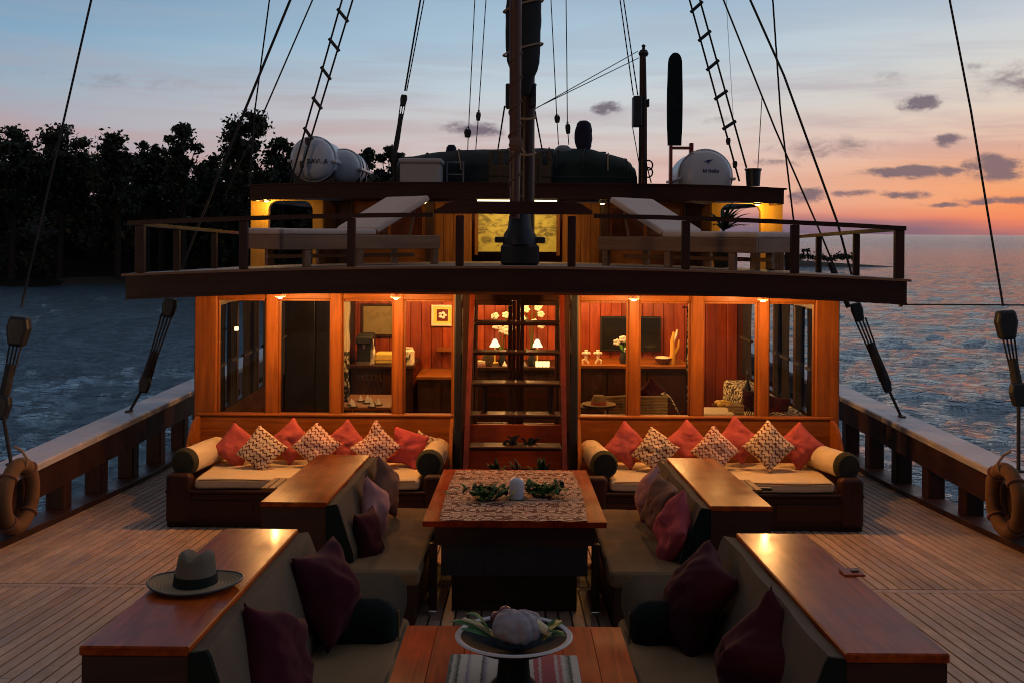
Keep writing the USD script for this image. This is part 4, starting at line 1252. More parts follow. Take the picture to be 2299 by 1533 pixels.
def lounger(label, x, y, rz, flip):
    z = float(uz(x, y)) + .0
    t = thing('sun_lounger', label, 'sun lounger', (x, y, z), rz=rz)
    f = -1 if flip else 1
    Lh, W = .93, .40
    for yy in (-W, W - .04):
        obj('side_rail', B(-Lh, Lh, yy, yy + .04, .17, .31, .006), M['lounge'], t)
    for xx in (-Lh, Lh - .04):
        obj('end_rail', B(xx + (.001 if xx < 0 else -.001), xx + .04, -W + .041, W - .041, .17, .31, .006), M['lounge'], t)
    for xx in (-Lh + .24 if f > 0 else -Lh + .05, -.10, Lh - .09 if f > 0 else Lh - .30):
        for yy in (-W + .003, W - .063):
            obj('leg', B(xx, xx + .07, yy, yy + .06, .0, .169, .006), M['lounge'], t)
    obj('stretcher', B(-Lh + .05, Lh - .05, -.02, .02, .08, .12, .005), M['lounge'], t)
    for k in range(9):
        xx = -Lh + .06 + k * .20
        obj('slat', B(xx, xx + .14, -W + .042, W - .042, .28, .30, .003), M['lounge'], t)
    # flat part of the mattress and the raised back
    a, b = (-Lh + .0, .14) if f > 0 else (-.14, Lh)
    m = R(a, b, -W + .02, W - .02, .312, .372, .025)
    obj('mattress', lumpy(m.subdivide_to_size(.12), .006, 6, 4), M['white_fab'], t, smooth=60)
    h = R(0, .74, -W + .02, W - .02, -.0, .065, .025)
    h.apply_transform(trimesh.transformations.rotation_matrix(math.radians(-28), [0, 1, 0]))
    if f < 0:
        h.vertices[:, 0] *= -1
        h.invert()
    h.apply_translation((f * .16, 0, .33))
    obj('raised_back', h, M['white_fab'], t, smooth=60)
    s1 = rod((f * .60, -.3, .31), (f * .66, -.3, .56), .014)
    s2 = rod((f * .60, .3, .31), (f * .66, .3, .56), .014)
    obj('back_prop', s1, M['lounge'], t)
    obj('back_prop', s2, M['lounge'], t)


lounger('weathered teak sun lounger on the left of the sun deck with its white back raised', X(772, 10.45), 10.5, 42, False)
lounger('weathered teak sun lounger on the right of the sun deck with its white back raised', X(1560, 10.45), 10.5, -42, True)
st = thing('side_stool', 'small square wooden stool at the outer end of the right sun lounger', 'stool', (X(1722, 10.9), 10.9, float(uz(2.6, 10.9))))
obj('top', B(-.17, .17, -.15, .15, .34, .385, .006), M['lounge'], st)
for a in (-.15, .10):
    for b in (-.13, .08):
        obj('leg', B(a, a + .05, b, b + .05, 0, .339, .005), M['lounge'], st)
st = thing('low_stool', 'low dark stool beside the right railing post of the sun deck', 'stool', (X(1757, 10.9), 11.3, float(uz(2.8, 11.3))))
obj('top', B(-.08, .08, -.1, .1, .24, .30, .006), M['mahogx'], st)
obj('leg', B(-.06, .06, -.07, .07, 0, .239, .005), M['mahogz'], st)

# palm-like plant beside the right lounger
pp = thing('potted_palm', 'dark spiky palm beside the right pillar of the wheelhouse', 'plant', (X(1622, 11.6), 11.6, float(uz(2.3, 11.6))))
obj('pot', lathe([(0, 0), (.09, 0), (.12, .20), (.11, .205), (.10, .17), (0, .17)], 20), M['black'], pp)
obj('stem', tube([(0, 0, .15), (.01, 0, .42)], [.03, .02], 7), M['bark'], pp)
for k in range(17):
    a = -70 + k * 14 if k < 12 else 100 + (k - 12) * 32
    e = -55 + (k * 37) % 62
    obj('frond', moved(leafmesh(.36, .055, .10, 10), (.01, 0, .42), ry=e, rz=a * .5), M['plantdark'], pp, smooth=True)

# ------------------------------------------------------------------ wheelhouse and its roof
WH = thing('wheelhouse', 'upper wheelhouse with lamplit yellow arched sides under a wide dark roof', 'wheelhouse')
RY = 12.2


def rz_(x, y=RY):
    return 3.404 - .045 * (np.asarray(x, float) / 3.2) ** 4


RW = 3.18
ro = obj('roof', bent(-RW + .07, RW - .07, RY + .05, 17.5, -.16, -.02, 16, rz_), M['mahogx'], WH, smooth=20)
obj('roof_fascia', bent(-RW, RW, RY, RY + .05, -.185, -.012, 24, rz_), M['mahogx'], ro, smooth=20)
obj('roof_moulding', bent(-RW - .03, RW + .03, RY - .03, RY + .10, -.0115, .006, 24, rz_), M['mahogx'], ro, smooth=20)
for s in (-1, 1):
    obj('side_fascia', B(s * (RW - .06), s * RW, RY + .051, 17.5, 3.17, 3.345, .01), M['mahogy'], ro)
FL = 2.30
wy = 13.0


def wx(px, y=wy):
    return X(px, y)


def wz(py, y=wy):
    return EYE - (py - HZ) * y / F


def arch(px0, px1, pxa, pxb, ya, label=None):
    """A pillar pair joined by an arch, seen from the front."""
    x0, x1, a, b = (X(p, ya) for p in (px0, px1, pxa, pxb))
    outer = Polygon([(x0, FL), (x1, FL), (x1, 3.20), (x0, 3.20)])
    r = (b - a) / 2
    zt_ = 3.19
    rr = .12
    pts = [(a, FL - .1), (a, zt_ - rr)] + [(a + rr - rr * math.cos(q), zt_ - rr + rr * math.sin(q)) for q in np.linspace(0, math.pi / 2, 8)] + [(b - rr + rr * math.sin(q), zt_ - rr + rr * math.cos(q)) for q in np.linspace(0, math.pi / 2, 8)] + [(b, FL - .1)]
    shp = outer.difference(Polygon(pts))
    m = trimesh.creation.extrude_polygon(shp, .10, engine='earcut')
    v = m.vertices.copy()
    m.vertices = np.c_[v[:, 0], ya + .10 - v[:, 2], v[:, 1]]
    return m


obj('arched_side', arch(563, 724, 602, 702, 12.7), M['yellowwood'], WH)
obj('arched_side', arch(1598, 1757, 1617, 1708, 12.7), M['yellowwood'], WH)
# front wall: posts, panels, window frames
for px0, px1, mt in ((956, 974, 'mahogz'), (1347, 1365, 'mahogz'), (724, 792, 'mahogz'), (1534, 1598, 'mahogz')):
    obj('front_post', B(wx(px0), wx(px1), wy - .06, wy + .06, FL, 3.20, .006), M[mt], WH)
for px0, px1 in ((974, 1060), (1262, 1347)):
    k = 4
    xa, xb = wx(px0), wx(px1)
    for i in range(k):
        a = xa + i * (xb - xa) / k
        obj('panel_board', B(a + .002, a + (xb - xa) / k - .002, wy, wy + .03, FL, 3.20, .004), M['teakz'], WH)
for px0, px1 in ((792, 956), (1365, 1534)):
    xa, xb = wx(px0), wx(px1)
    w = obj('window', cat(B(xa, xb, wy, wy + .05, FL, 2.75, .004), B(xa, xb, wy, wy + .05, 3.13, 3.20, .004), B(xa, xa + .05, wy + .001, wy + .049, 2.751, 3.129, .004), B(xb - .05, xb, wy + .001, wy + .049, 2.751, 3.129, .004),
                          B((xa + xb) / 2 - .02, (xa + xb) / 2 + .02, wy + .001, wy + .049, 2.751, 3.129, .004)), M['teakx'], WH)
    obj('pane', B(xa + .051, xb - .051, wy + .022, wy + .026, 2.751, 3.129, 0), M['glass'], w)
obj('rear_wall', B(-2.5, 2.5, 14.6, 14.65, FL, 3.20, 0), M['redz'], WH)
obj('floor', B(-3.2, 3.2, 12.3, 17.4, FL - .10, FL - .03, 0), M['mahogx'], WH)
pn = thing('gilt_painting', 'lamplit gold painting with dark branches on the wheelhouse front behind the mast foot', 'painting', (wx(1161), wy - .03, 0))
obj('canvas', B(wx(1074) - wx(1161), wx(1249) - wx(1161), -.008, .02, wz(566), wz(472), .002), M['gilt'], pn)
obj('frame', cat(B(wx(1066) - wx(1161), wx(1074) - wx(1161) - .001, -.02, .03, wz(574), wz(464), .004), B(wx(1249) - wx(1161) + .001, wx(1257) - wx(1161), -.02, .03, wz(574), wz(464), .004)), M['teakz'], pn)
lt = thing('strip_light', 'glowing strip light under the wheelhouse roof above the gilt painting', 'lamp', (wx(1161), 12.32, 3.198))
obj('tube', B(X(1071, 12.45), X(1248, 12.45), -.02, .02, -.022, .008, .004), M['tubelamp'], lt)
obj('tray', B(X(1069, 12.45), X(1250, 12.45), -.03, .03, .009, .03, .003), M['offwhite'], lt)
_l = UsdLux.RectLight.Define(stage, lt + '/light')
_l.CreateWidthAttr(1.0); _l.CreateHeightAttr(.05); _l.CreateIntensityAttr(20.0); _l.CreateColorAttr(Gf.Vec3f(1.0, .74, .30))
UsdGeom.Xformable(_l).AddTranslateOp().Set(Gf.Vec3d(0, .06, -.05)); UsdGeom.Xformable(_l).AddRotateXOp().Set(35)
YEL = (1.0, .60, .12)
for px, py, y, pw, lab in ((598, 452, 12.5, 260, 'small ceiling lamp lighting the left yellow arch of the wheelhouse'), (1700, 452, 12.5, 260, 'small ceiling lamp lighting the right yellow arch of the wheelhouse'),
                           (952, 450, 12.6, 16, 'small ceiling lamp over the head of the left sun lounger'), (1352, 450, 12.6, 16, 'small ceiling lamp over the head of the right sun lounger')):
    lamp('ceiling_lamp', lab, (X(px, y), y, 3.19), pw, .02, False, YEL, 'grey')

# ------------------------------------------------------------------ mast, spar and furled sail
mb = thing('mast_foot', 'black iron mast foot with stubby cross arms on the sun deck before the gilt painting', 'mast foot', (X(1167, 10.2), 10.2, float(uz(0, 10.2))))
k = 10.2 / F
obj('plinth', B(-42 * k, 43 * k, -.16, .16, 0, .20, .02), M['black'], mb)
obj('collar', lathe([(0, .2), (.17, .2), (.16, .30), (.12, .36), (.105, .50), (0, .50)], 28), M['black'], mb, smooth=40)
obj('cross_arm', B(-56 * k, 57 * k, -.05, .05, .215, .275, .01), M['black'], mb)
mast = thing('mainmast', 'dark red wooden mainmast rising from the sun deck with rope lashings', 'mast', (X(1181, 10.3), 10.3, 0))
obj('spar', tube([(0, 0, 2.62), (0, 0, 4.2), (.01, 0, 8), (.0, 0, 14), (-.09, 0, 24)], [.088, .078, .078, .075, .05], 18), M['mahogz'], mast, smooth=60)
for z in (4.30, 3.98, 3.62):
    a = np.linspace(0, 2 * np.pi, 20, endpoint=False)
    obj('lashing', tube(np.stack([.086 * np.cos(a), .086 * np.sin(a), z + .03 * np.sin(a)], -1), .013, 6, True), M['ropetan'], mast)
for px0, px1, lab in ((1133, 1146, 'cheek'), (1187, 1201, 'cheek')):
    a, b = X(px0, 10.3) - X(1181, 10.3), X(px1, 10.3) - X(1181, 10.3)
    obj('cheek_block', B(a, b, -.10, .10, EYE + (HZ - 244) * 10.3 / F, EYE + (HZ - 191) * 10.3 / F, .012), M['black'], mast)
sp = thing('vertical_boom', 'pale rope-wound spar standing in front of the mainmast down to the railing board', 'spar', (X(1155, 9.6), 9.6, 0))
obj('pole', tube([(.002, 0, 2.95), (0, 0, 3.6), (-.004, 0, 5.0), (-.03, 0, 8.5)], [.046, .054, .060, .062], 14), M['sparz'], sp, smooth=60)
hel = [(.060 * math.cos(q), .060 * math.sin(q), 3.15 + q * .036) for q in np.linspace(0, 40, 300)]
obj('rope_winding', tube(hel, .007, 5), M['spar_rope'], sp, smooth=60)
obj('knot', lumpy(ball(.068, (.012, -.03, 3.64), (1, .8, 1.25), 3), .016, 22, 4), M['spar_rope'], sp, smooth=60)
obj('toggle', tube([(-.03, -.04, 3.56), (.05, -.05, 3.62), (.09, -.03, 3.56)], .016, 7), M['ropetan'], sp)
fs = thing('furled_sail', 'dark furled sail bundled round the mast at the top of the picture', 'sail', (X(1176, 10.1), 10.1, 0))
prof = [(0, 4.18), (.06, 4.2), (.11, 4.34), (.155, 4.5), (.165, 4.8), (.18, 5.2), (.19, 5.8), (.18, 7.5), (.12, 9.5), (0, 9.6)]
m = lathe(prof, 26)
m = m.subdivide_to_size(.16)
obj('bundle', moved(lumpy(m, .03, 4.5, 3), (-.02, 0, 0), s=(1.0, .75, 1)), M['tarp'], fs, smooth=60)
for z in (4.62, 5.05):
    a = np.linspace(0, 2 * np.pi, 24, endpoint=False)
    obj('gasket', tube(np.stack([.195 * np.cos(a) - .02, .15 * np.sin(a), z + .06 * np.cos(a)], -1), .010, 6, True), M['ropetan'], fs)

# ------------------------------------------------------------------ on the roof
RTOP = 3.412


def raft(label, px0, px1, pyt, y, text, col, seed, logo=False, straps=True, length=.9):
    x0, x1 = X(px0, y), X(px1, y)
    r = (x1 - x0) / 2
    zt_ = EYE + (HZ - pyt) * y / F
    zc_ = zt_ - r
    t = thing('life_raft', label, 'life raft', ((x0 + x1) / 2, y, 0))
    pr = [(0, -.06), (r * .55, -.05), (r * .85, -.01), (r * .97, .06), (r, .14), (r, length - .14), (r * .97, length - .06), (r * .85, length + .01), (0, length + .04)]
    body = moved(lathe(pr, 40), (0, 0, zc_), rx=-90)
    lo = RTOP + .02
    if zc_ - r < lo:
        pass
    obj('shell', body, M['white'], t, smooth=40)
    obj('seam_band', moved(lathe([(r + .002, .10), (r + .016, .11), (r + .016, .16), (r + .002, .17), (r + .002, .10)], 40), (0, 0, zc_), rx=-90), M['white'], t, smooth=40)
    obj('flange', B(-r - .03, -r + .01, -.0, length, zc_ - .05, zc_ - .015, .006), M['white'], t)
    obj('flange', B(r - .01, r + .03, .0, length, zc_ - .05, zc_ - .015, .006), M['white'], t)
    if straps:
        for q in (.30, length - .25):
            obj('strap', moved(lathe([(r + .002, q), (r + .008, q), (r + .008, q + .05), (r + .002, q + .05), (r + .002, q)], 40), (0, 0, zc_), rx=-90), M['navy'], t)
    for q in (.15, length - .22):
        obj('cradle', B(-r * .95, r * .95, q, q + .07, RTOP - .01, max(zc_ - r * .45, RTOP + .05), .01), M['black'], t)
    if text:
        tm = meshkit.text_mesh(text, col[1], .004, True)
        tm.apply_translation(-tm.bounds.mean(0))
        tm = moved(tm, (col[2] * r, -.064 + .03 * abs(col[2]), zc_ + col[3] * r), rx=90, rz=col[4])
        obj('lettering', tm, M[col[0]], t)
    if logo:
        obj('emblem', moved(prism([(-.06, .0), (-.02, .02), (.06, .03), (.01, .0), (-.005, -.03), (-.02, .0)], .004, 'xz', 0), (.01, -.066, zc_ + .52 * r)), M['blue_print'], t)
    return t


raft('white life raft canister at the left end of the roof, dark lettering on its end', 649, 748, 310, 12.75, 'SAVUA', ('black_print', .055, .30, -.14, 8), 1, straps=False, length=1.0)
raft('second white canister with dark straps just behind the left life raft', 728, 806, 338, 13.2, '', None, 2, length=.9)
raft('white life raft canister at the right end of the roof with blue print', 1526, 1646, 333, 12.75, 'M Bella', ('blue_print', .042, .12, .18, 0), 3, True, False, 1.0)
bx = thing('roof_box', 'plain pale storage box on the roof right of the slanting tackle', 'box', (X(942, 12.7), 12.7, RTOP))
w = 49 * 12.7 / F
obj('body', B(-w + .02, w - .02, 0, .45, 0, .255, .015), M['offwhite'], bx)
obj('lid', B(-w, w, -.02, .47, .2555, .315, .02), M['offwhite'], bx)


def cover(label, outline, y, d, mat, seed, name='covered_gear'):
    """A tarpaulin-covered heap: silhouette in pixels at depth y, rounded off towards front and back."""
    pts = np.array([P(a, b, y + d / 2)[[0, 2]] for a, b in outline])
    base = RTOP
    def fn(u, v):
        s = np.interp(u, np.linspace(0, 1, len(pts)), pts[:, 0])
        h = np.interp(u, np.linspace(0, 1, len(pts)), pts[:, 1]) - base
        q = np.clip(np.sin(np.pi * v), 0, 1) ** .35
        nz = (meshkit.fbm(np.stack([s * 3, v * 4, 0 * s + seed], -1) + 20, 3, seed) - .5)
        return s, y + d * v, base + h * q * (1 + .10 * nz * (v > .02) * (v < .98))
    m = sheet(70, 26, fn)
    t = thing(name, label, 'tarpaulin cover')
    e = obj('cover', m, M[mat], t, smooth=True)
    for uu in (.16, .34, .5, .66, .84):
        pts_ = [Vv([float(c_) for c_ in fn(np.array(uu + .02 * math.sin(vv * 5 + seed)), np.array(vv))]) + Vv([0, -.008 if vv < .5 else .008, .010]) for vv in np.linspace(.02, .98, 26)]
        obj('lashing', tube(pts_, .009, 5), M['ropedark'] if uu != .5 else M['ropetan'], t)
    obj('tie_rope', tube([P(a, b, y + .05) * Vv([1, 1, 0]) + Vv([0, -.10, RTOP + .10]) for a, b in outline], .008, 5), M['ropedark'], t)
    return t


cover('long dark tarpaulin cover behind the pale roof box, rising to the mast', [(893, 372), (905, 354), (930, 352), (985, 341), (1040, 337), (1130, 335), (1215, 333), (1245, 334), (1246, 400)], 13.3, 1.2, 'tarp', 3)
cover('bulging dark green tarpaulin cover over a tender right of the mast', [(1236, 400), (1240, 338), (1272, 334), (1322, 336), (1360, 346), (1396, 356), (1410, 366), (1417, 384), (1411, 411)], 12.9, 1.5, 'tarpgreen', 5)
fr = thing('frame_seat', 'small dark frame standing before the left tarpaulin on the roof', 'frame', (X(1021, 12.9), 12.9, RTOP))
w = 20 * 12.9 / F
obj('upright', cat(B(-w, -w + .02, 0, .02, 0, .29, .003), B(w - .02, w, 0, .02, 0, .29, .003)), M['grey'], fr)
obj('bar', cat(B(-w + .021, w - .021, 0, .02, .27, .29, .003), B(-w + .021, w - .021, 0, .02, .12, .135, .003)), M['grey'], fr)
dk = thing('covered_instrument', 'small rounded dark cover on a stalk above the left tarpaulin', 'cover', (X(1012, 13.8), 13.8, 3.80))
obj('hood', lumpy(cat(lathe([(0, .19), (.04, .185), (.065, .15), (.075, .08), (.083, 0), (0, 0)], 20)), .006, 12, 2), M['navy'], dk, smooth=60)
obj('stalk', rod((0, 0, -.30), (0, 0, .005), .025), M['iron'], dk)
om = thing('covered_outboard', 'outboard motor under a tall dark cover on the roof right of the mast', 'outboard motor', (X(1309, 13.6), 13.6, EYE + (HZ - 338) * 13.6 / F))
obj('hood', lumpy(lathe([(0, .40), (.05, .395), (.09, .36), (.112, .28), (.118, .16), (.10, .06), (.08, 0), (0, 0)], 24).subdivide_to_size(.05), .012, 9, 6), M['navy'], om, smooth=60)
obj('shaft', rod((0, 0, -.45), (0, 0, .005), .04), M['black'], om)
gb = thing('grey_cap', 'low grey domed cap on top of the green tarpaulin beside the mast', 'cover', (X(1263, 13.4), 13.4, 3.86))
obj('dome', lathe([(0, .10), (.06, .095), (.10, .06), (.125, .02), (.13, -.12), (0, -.12)], 24), M['grey'], gb, smooth=50)
sb = thing('flat_box', 'flat dark box lying behind the outboard cover', 'box', (X(1338, 14.0), 14.0, 3.72))
obj('body', B(-.16, .13, 0, .3, -.06, .19, .01), M['grey'], sb)
obj('lid', B(-.165, .135, -.005, .305, .1905, .205, .004), M['grey'], sb)
for i, (px, lab) in enumerate(((1112, 'pale life vest hanging on the roof cover left of the mast, leftmost of four'), (1137, 'pale life vest hanging immediately left of the rope-wound spar'),
                               (1192, 'pale life vest hanging immediately right of the mast'), (1222, 'pale life vest hanging on the roof cover right of the mast, rightmost of four'))):
    v = thing('life_vest', lab, 'life vest', (X(px, 12.75), 12.75, RTOP))
    tl_ = (-8, 6, -5, 9)[i]
    for s in (-1, 1):
        obj('strap', tube([(s * .055, .0, .22), (s * .07, -.01, .32), (s * .05, .03, .40), (s * .02, .06, .41)], [.03, .03, .026, .02], 7), M['taupe'], v)
    obj('panel', moved(R(-.085, .085, -.03, .03, .0, .24, .028), rz=tl_), M['taupe'], v, smooth=50)
    obj('belt', B(-.088, .088, -.036, .036, .09, .11, .003), M['ropedark'], v)
# davit pole, kayak, boxes and antennas
dp = thing('davit_pole', 'dark post with a knob at its top on the roof right of the covered tender', 'post', (X(1442, 12.8), 12.8, RTOP))
kk = 12.8 / F
obj('pole', tube([(0, 0, -.01), (0, 0, 1.0), (-.01, 0, 1.62)], [.055, .048, .040], 14), M['mahogz'], dp, smooth=60)
obj('cap', lathe([(0, 1.615), (.05, 1.615), (.065, 1.65), (.045, 1.69), (.02, 1.70), (.018, 1.73), (.03, 1.745), (0, 1.77)], 18), M['iron'], dp, smooth=40)
obj('winch_box', B(-24 * kk, -4 * kk - .0, -.10, .08, EYE + (HZ - 284) * kk - RTOP, EYE + (HZ - 216) * kk - RTOP, .012), M['black'], dp)
obj('cleat', B(.045, .075, -.03, .03, .98, 1.08, .008), M['iron'], dp)
a = np.linspace(0, 2 * np.pi, 24, endpoint=False)
obj('rope_coil', cat(*[tube(np.stack([.06 + .055 * np.cos(a), -.06 + 0 * a, .16 + q * .09 + .06 * np.sin(a)], -1), .010, 5, True) for q in (0, 1.0)], tube([(-.03, -.05, .62), (-.05, -.06, .35), (-.05, -.06, .03)], .008, 5), tube([(.03, -.05, .3), (.10, -.06, .03)], .008, 5)), M['ropedark'], dp)
kb = thing('paddle_board', 'long dark green board standing upright in a bracket on the roof', 'board', (X(1513, 12.9), 12.9, 0))
q = 12.9 / F
zb_, zt_ = EYE + (HZ - 325) * q, EYE + (HZ - 117) * q
ol = [(-.5, 0), (.5, 0)]
pts = []
H_ = zt_ - zb_
for u in np.concatenate([np.linspace(0, .88, 9), np.linspace(.90, 1, 16)]):
    w_ = .096 * (0.86 + .14 * math.sin(math.pi * min(1, u * 1.1)))
    pts.append((w_ * math.sqrt(max(0, 1 - max(0, (u - .90) / .10) ** 2)), zb_ + u * H_))
poly = [(x, z) for x, z in pts] + [(-x, z) for x, z in reversed(pts)]
obj('board', prism(poly, .07, 'xz', -.03), M['tarpgreen'], kb)
obj('bracket', cat(B(-.065, -.03, -.05, .05, RTOP, zb_ - .001, .005), B(-.10, .20, -.03, .03, zb_ - .04, zb_ - .001, .005) if False else B(-.029, .185, -.03, .03, zb_ - .05, zb_ - .015, .005), B(.186, .235, -.04, .04, RTOP, zb_ + .03, .005)), M['redz'], kb)
bk = thing('roof_bucket', 'dark ribbed bucket at the right end of the roof with a thin aerial', 'bucket', (X(1690, 12.7), 12.7, RTOP))
obj('tub', lathe([(0, 0), (.082, 0), (.088, .10), (.095, .19), (.105, .192), (.105, .215), (.085, .215), (.075, .05), (0, .05)], 20), M['black'], bk)
obj('aerial', rod((.06, .05, .05), (.115, .05, 1.12), .0055, 5), M['iron'], bk)
# ------------------------------------------------------------------ rigging
RP = M['ropedark']


def block_mesh(r, h):
    """A rope block: a shield-shaped body, broad at the shoulders, with a rounded face."""
    q = _ico * .34 * r
    pts = np.vstack([q * Vv([1, 1.1, 1]) + Vv([sx * k * r, sy * .16 * r, z * h]) for sx in (-1, 1) for sy in (-1, 1) for k, z in ((.50, .62), (.64, .15), (.40, -.70))])
    return hull(pts)


def between(a, b, t):
    return Vv(a) * (1 - t) + Vv(b) * t


def stay(label, pts, ys, r=.010, cat_='rope', ext=1.0, blocks=(), mat=None, name='rigging_rope', up=True):
    """A standing rope through pixel points at the depths ys; it goes on upwards beyond the frame; blocks: (fraction, radius, height) on it."""
    w = [P(a, b, y) for (a, b), y in zip(pts, ys)]
    if up:
        d = w[0] - w[1]
        w = [w[0] + d / np.linalg.norm(d) * 9.0] + w
    t = thing(name, label, cat_)
    obj('rope', tube(w, r, 6), mat or RP, t)
    for (px, py, y, br, bh) in blocks:
        c = P(px, py, y)
        k = min(range(len(w) - 1), key=lambda i: abs((w[i] + w[i + 1])[2] / 2 - c[2]))
        d = w[k] - w[k + 1]
        d /= np.linalg.norm(d)
        m = block_mesh(br, bh)
        ang = math.degrees(math.atan2(d[0], d[2]))
        obj('block', moved(m, c, ry=ang), M['black'], t, smooth=60)
        obj('shackle', moved(tube(np.stack([.35 * br * np.cos(a), 0 * a, bh + .35 * br * np.sin(a)], -1), .12 * br, 5, True), c, ry=ang), M['iron'], t)
    return t


def tackle(label, top, bot, y0, y1, n, spread, r=.008, end_blocks=(.08, .11), name='tackle', wrap=None):
    """Two blocks with n rope parts between them."""
    A, Bb = P(*top, y0), P(*bot, y1)
    t = thing(name, label, 'tackle')
    d = (A - Bb) / np.linalg.norm(A - Bb)
    ang = math.degrees(math.atan2(d[0], d[2]))
    side = Vv([math.cos(math.radians(ang)), 0, -math.sin(math.radians(ang))])
    br, bh = end_blocks
    for k in range(n):
        o = side * (k - (n - 1) / 2) * spread
        obj('fall', tube([A + o - d * bh * .7, Bb + o * .5 + d * bh * .4], r, 6), RP, t)
    obj('upper_block', moved(block_mesh(br, bh), A, ry=ang), M['black'], t, smooth=60)
    obj('lower_block', moved(block_mesh(br * .8, bh * .8), Bb, ry=ang), M['black'], t, smooth=60)
    if wrap:
        C = between(Bb, A, wrap)
        obj('lashing', tube([C, between(Bb, A, .06)], [r * (n + 1.0), r * (n + 2.0)], 9), M['ropedark'], t)
    return t, A, Bb, d


def to_rail(t, Bb, s, y):
    p = Vv([s * 4.30, y, capz(y) - .01])
    obj('lanyard', tube([Bb, p], .016, 7), RP, t)
    obj('eye_plate', B(p[0] - .03, p[0] + .03, y - .05, y + .05, p[2] + .0, p[2] + .03, .005), M['iron'], t)


# left side
stay('thin shroud running down the left edge of the picture to the large left block', [(205, 0), (140, 285), (48, 690)], [9.4, 9.3, 9.1], .010)
t, A, Bb, d = tackle('large left block and tackle at the picture\'s left edge above the cap rail', (42, 742), (4, 912), 9.1, 8.95, 4, .035, .008, (.105, .15), wrap=.55)
to_rail(t, Bb, -1, 8.75)
stay('thick shroud left of the rope ladder, passing the highest tree', [(652, 0), (550, 248), (440, 520), (384, 672)], [12.3, 12.2, 12.0, 11.9], .016)
stay('thin rope crossing the thick left shroud above the highest tree', [(605, 0), (572, 250), (560, 420)], [13.2, 13.2, 13.1], .010)
stay('thin rope slanting right of the thick left shroud down to the treetop', [(702, 0), (590, 258), (505, 440)], [13.4, 13.3, 13.2], .010)
t, A, Bb, d = tackle('left tackle slanting from under the sun deck to the cap rail', (380, 690), (325, 862), 11.85, 11.5, 4, .04, .010, (.085, .13), wrap=.40)
to_rail(t, Bb, -1, 11.4)
stay('doubled rope rising left of the mast from the slanting tackle on the roof', [(944, 0), (909, 205)], [12.9, 12.9], .012)
stay('second strand beside the doubled rope left of the mast', [(952, 0), (913, 205)], [12.95, 12.95], .008)
t, A, Bb, d = tackle('slanting tackle of two blocks left of the pale roof box', (906, 226), (889, 330), 12.9, 12.8, 3, .03, .007, (.045, .09), wrap=.7)
obj('tail', tube([Bb, Bb + Vv([-.02, 0, -.10]), Vv([X(885, 12.8), 12.8, RTOP])], [.03, .035, .02], 7), RP, t)
stay('thin halyard left of the mast, left one of a pair, with a square block', [(1066, 0), (1052, 292), (1050, 338)], [13.6, 13.6, 13.6], .007, blocks=[(1050, 300, 13.6, .05, .06)])
stay('thin halyard left of the mast, right one of a pair, with a slim block', [(1091, 0), (1074, 262), (1068, 338)], [13.6, 13.6, 13.6], .007, blocks=[(1074, 262, 13.6, .034, .07)])
stay('thin halyard right of the mast, left one of a pair, with a square block', [(1237, 0), (1250, 262), (1254, 326)], [13.6, 13.6, 13.6], .007, blocks=[(1251, 268, 13.6, .04, .055)])
stay('thin halyard right of the mast, right one of a pair, with a slim block', [(1271, 0), (1274, 280), (1277, 326)], [13.6, 13.6, 13.6], .007, blocks=[(1275, 290, 13.6, .036, .08)])
stay('short guy rope from the mast\'s cheek block down left to the roof', [(1133, 240), (1118, 336)], [10.6, 13.2], .009, up=False)
stay('short guy rope from the mast\'s cheek block down right to the roof', [(1199, 240), (1217, 336)], [10.6, 13.2], .009, up=False)
stay('upper one of two thin ropes from the mast to the davit pole\'s knob', [(1200, 246), (1432, 116)], [10.6, 12.8], .005, up=False)
stay('lower one of two thin ropes from the mast to the davit pole', [(1206, 242), (1434, 131)], [10.6, 12.8], .005, up=False)
stay('rope running down to the davit\'s winch box, left strand', [(1392, 0), (1422, 215)], [12.9, 12.8], .008)
stay('rope running down to the davit\'s winch box, right strand', [(1400, 0), (1432, 215)], [12.9, 12.8], .008)
stay('lead rope hanging from the davit\'s winch box', [(1420, 285), (1436, 375)], [12.7, 12.6], .006, up=False)
# right side
stay('long thin shroud at the right edge of the picture down to the large right block', [(2132, 0), (2180, 250), (2252, 688)], [9.4, 9.3, 9.1], .010)
t, A, Bb, d = tackle('large right block and tackle at the picture\'s right edge above the cap rail', (2259, 728), (2287, 884), 9.1, 8.95, 4, .035, .008, (.10, .145), wrap=.5)
to_rail(t, Bb, 1, 8.75)
stay('thick shroud right of the rope ladder running behind the sun deck rail to the tackle', [(1684, 0), (1760, 170), (1880, 500), (1918, 640)], [12.3, 12.2, 12.0, 11.9], .014)
stay('thinner shroud left of the thick one on the right, ending behind the right railing', [(1624, 0), (1740, 290), (1832, 500), (1890, 640)], [12.6, 12.5, 12.3, 12.2], .011)
stay('nearly upright rope crossing the right shrouds down to the sun deck railing post', [(1735, 0), (1752, 250), (1784, 515)], [11.4, 11.3, 11.2], .010)
stay('faint hair-thin wire beside the right rope ladder', [(1632, 30), (1646, 260)], [14, 14], .003)
t, A, Bb, d = tackle('right tackle slanting from under the sun deck to the cap rail', (1925, 700), (1990, 862), 11.85, 11.5, 4, .04, .010, (.07, .13), wrap=.55)
to_rail(t, Bb, 1, 11.4)
stay('rope bundle behind the right sun deck railing above the tackle', [(1862, 590), (1905, 690)], [11.9, 11.9], .03, up=False)
wr = thing('boom_wire', 'horizontal thin wire from the right corner of the sun deck out to the right', 'wire')
a_, b_ = P(2022, 684, 9.3), P(2420, 686, 9.0)
obj('wire', tube([a_, b_], .007, 6), RP, wr)
obj('hook', ball(.022, a_), M['iron'], wr)


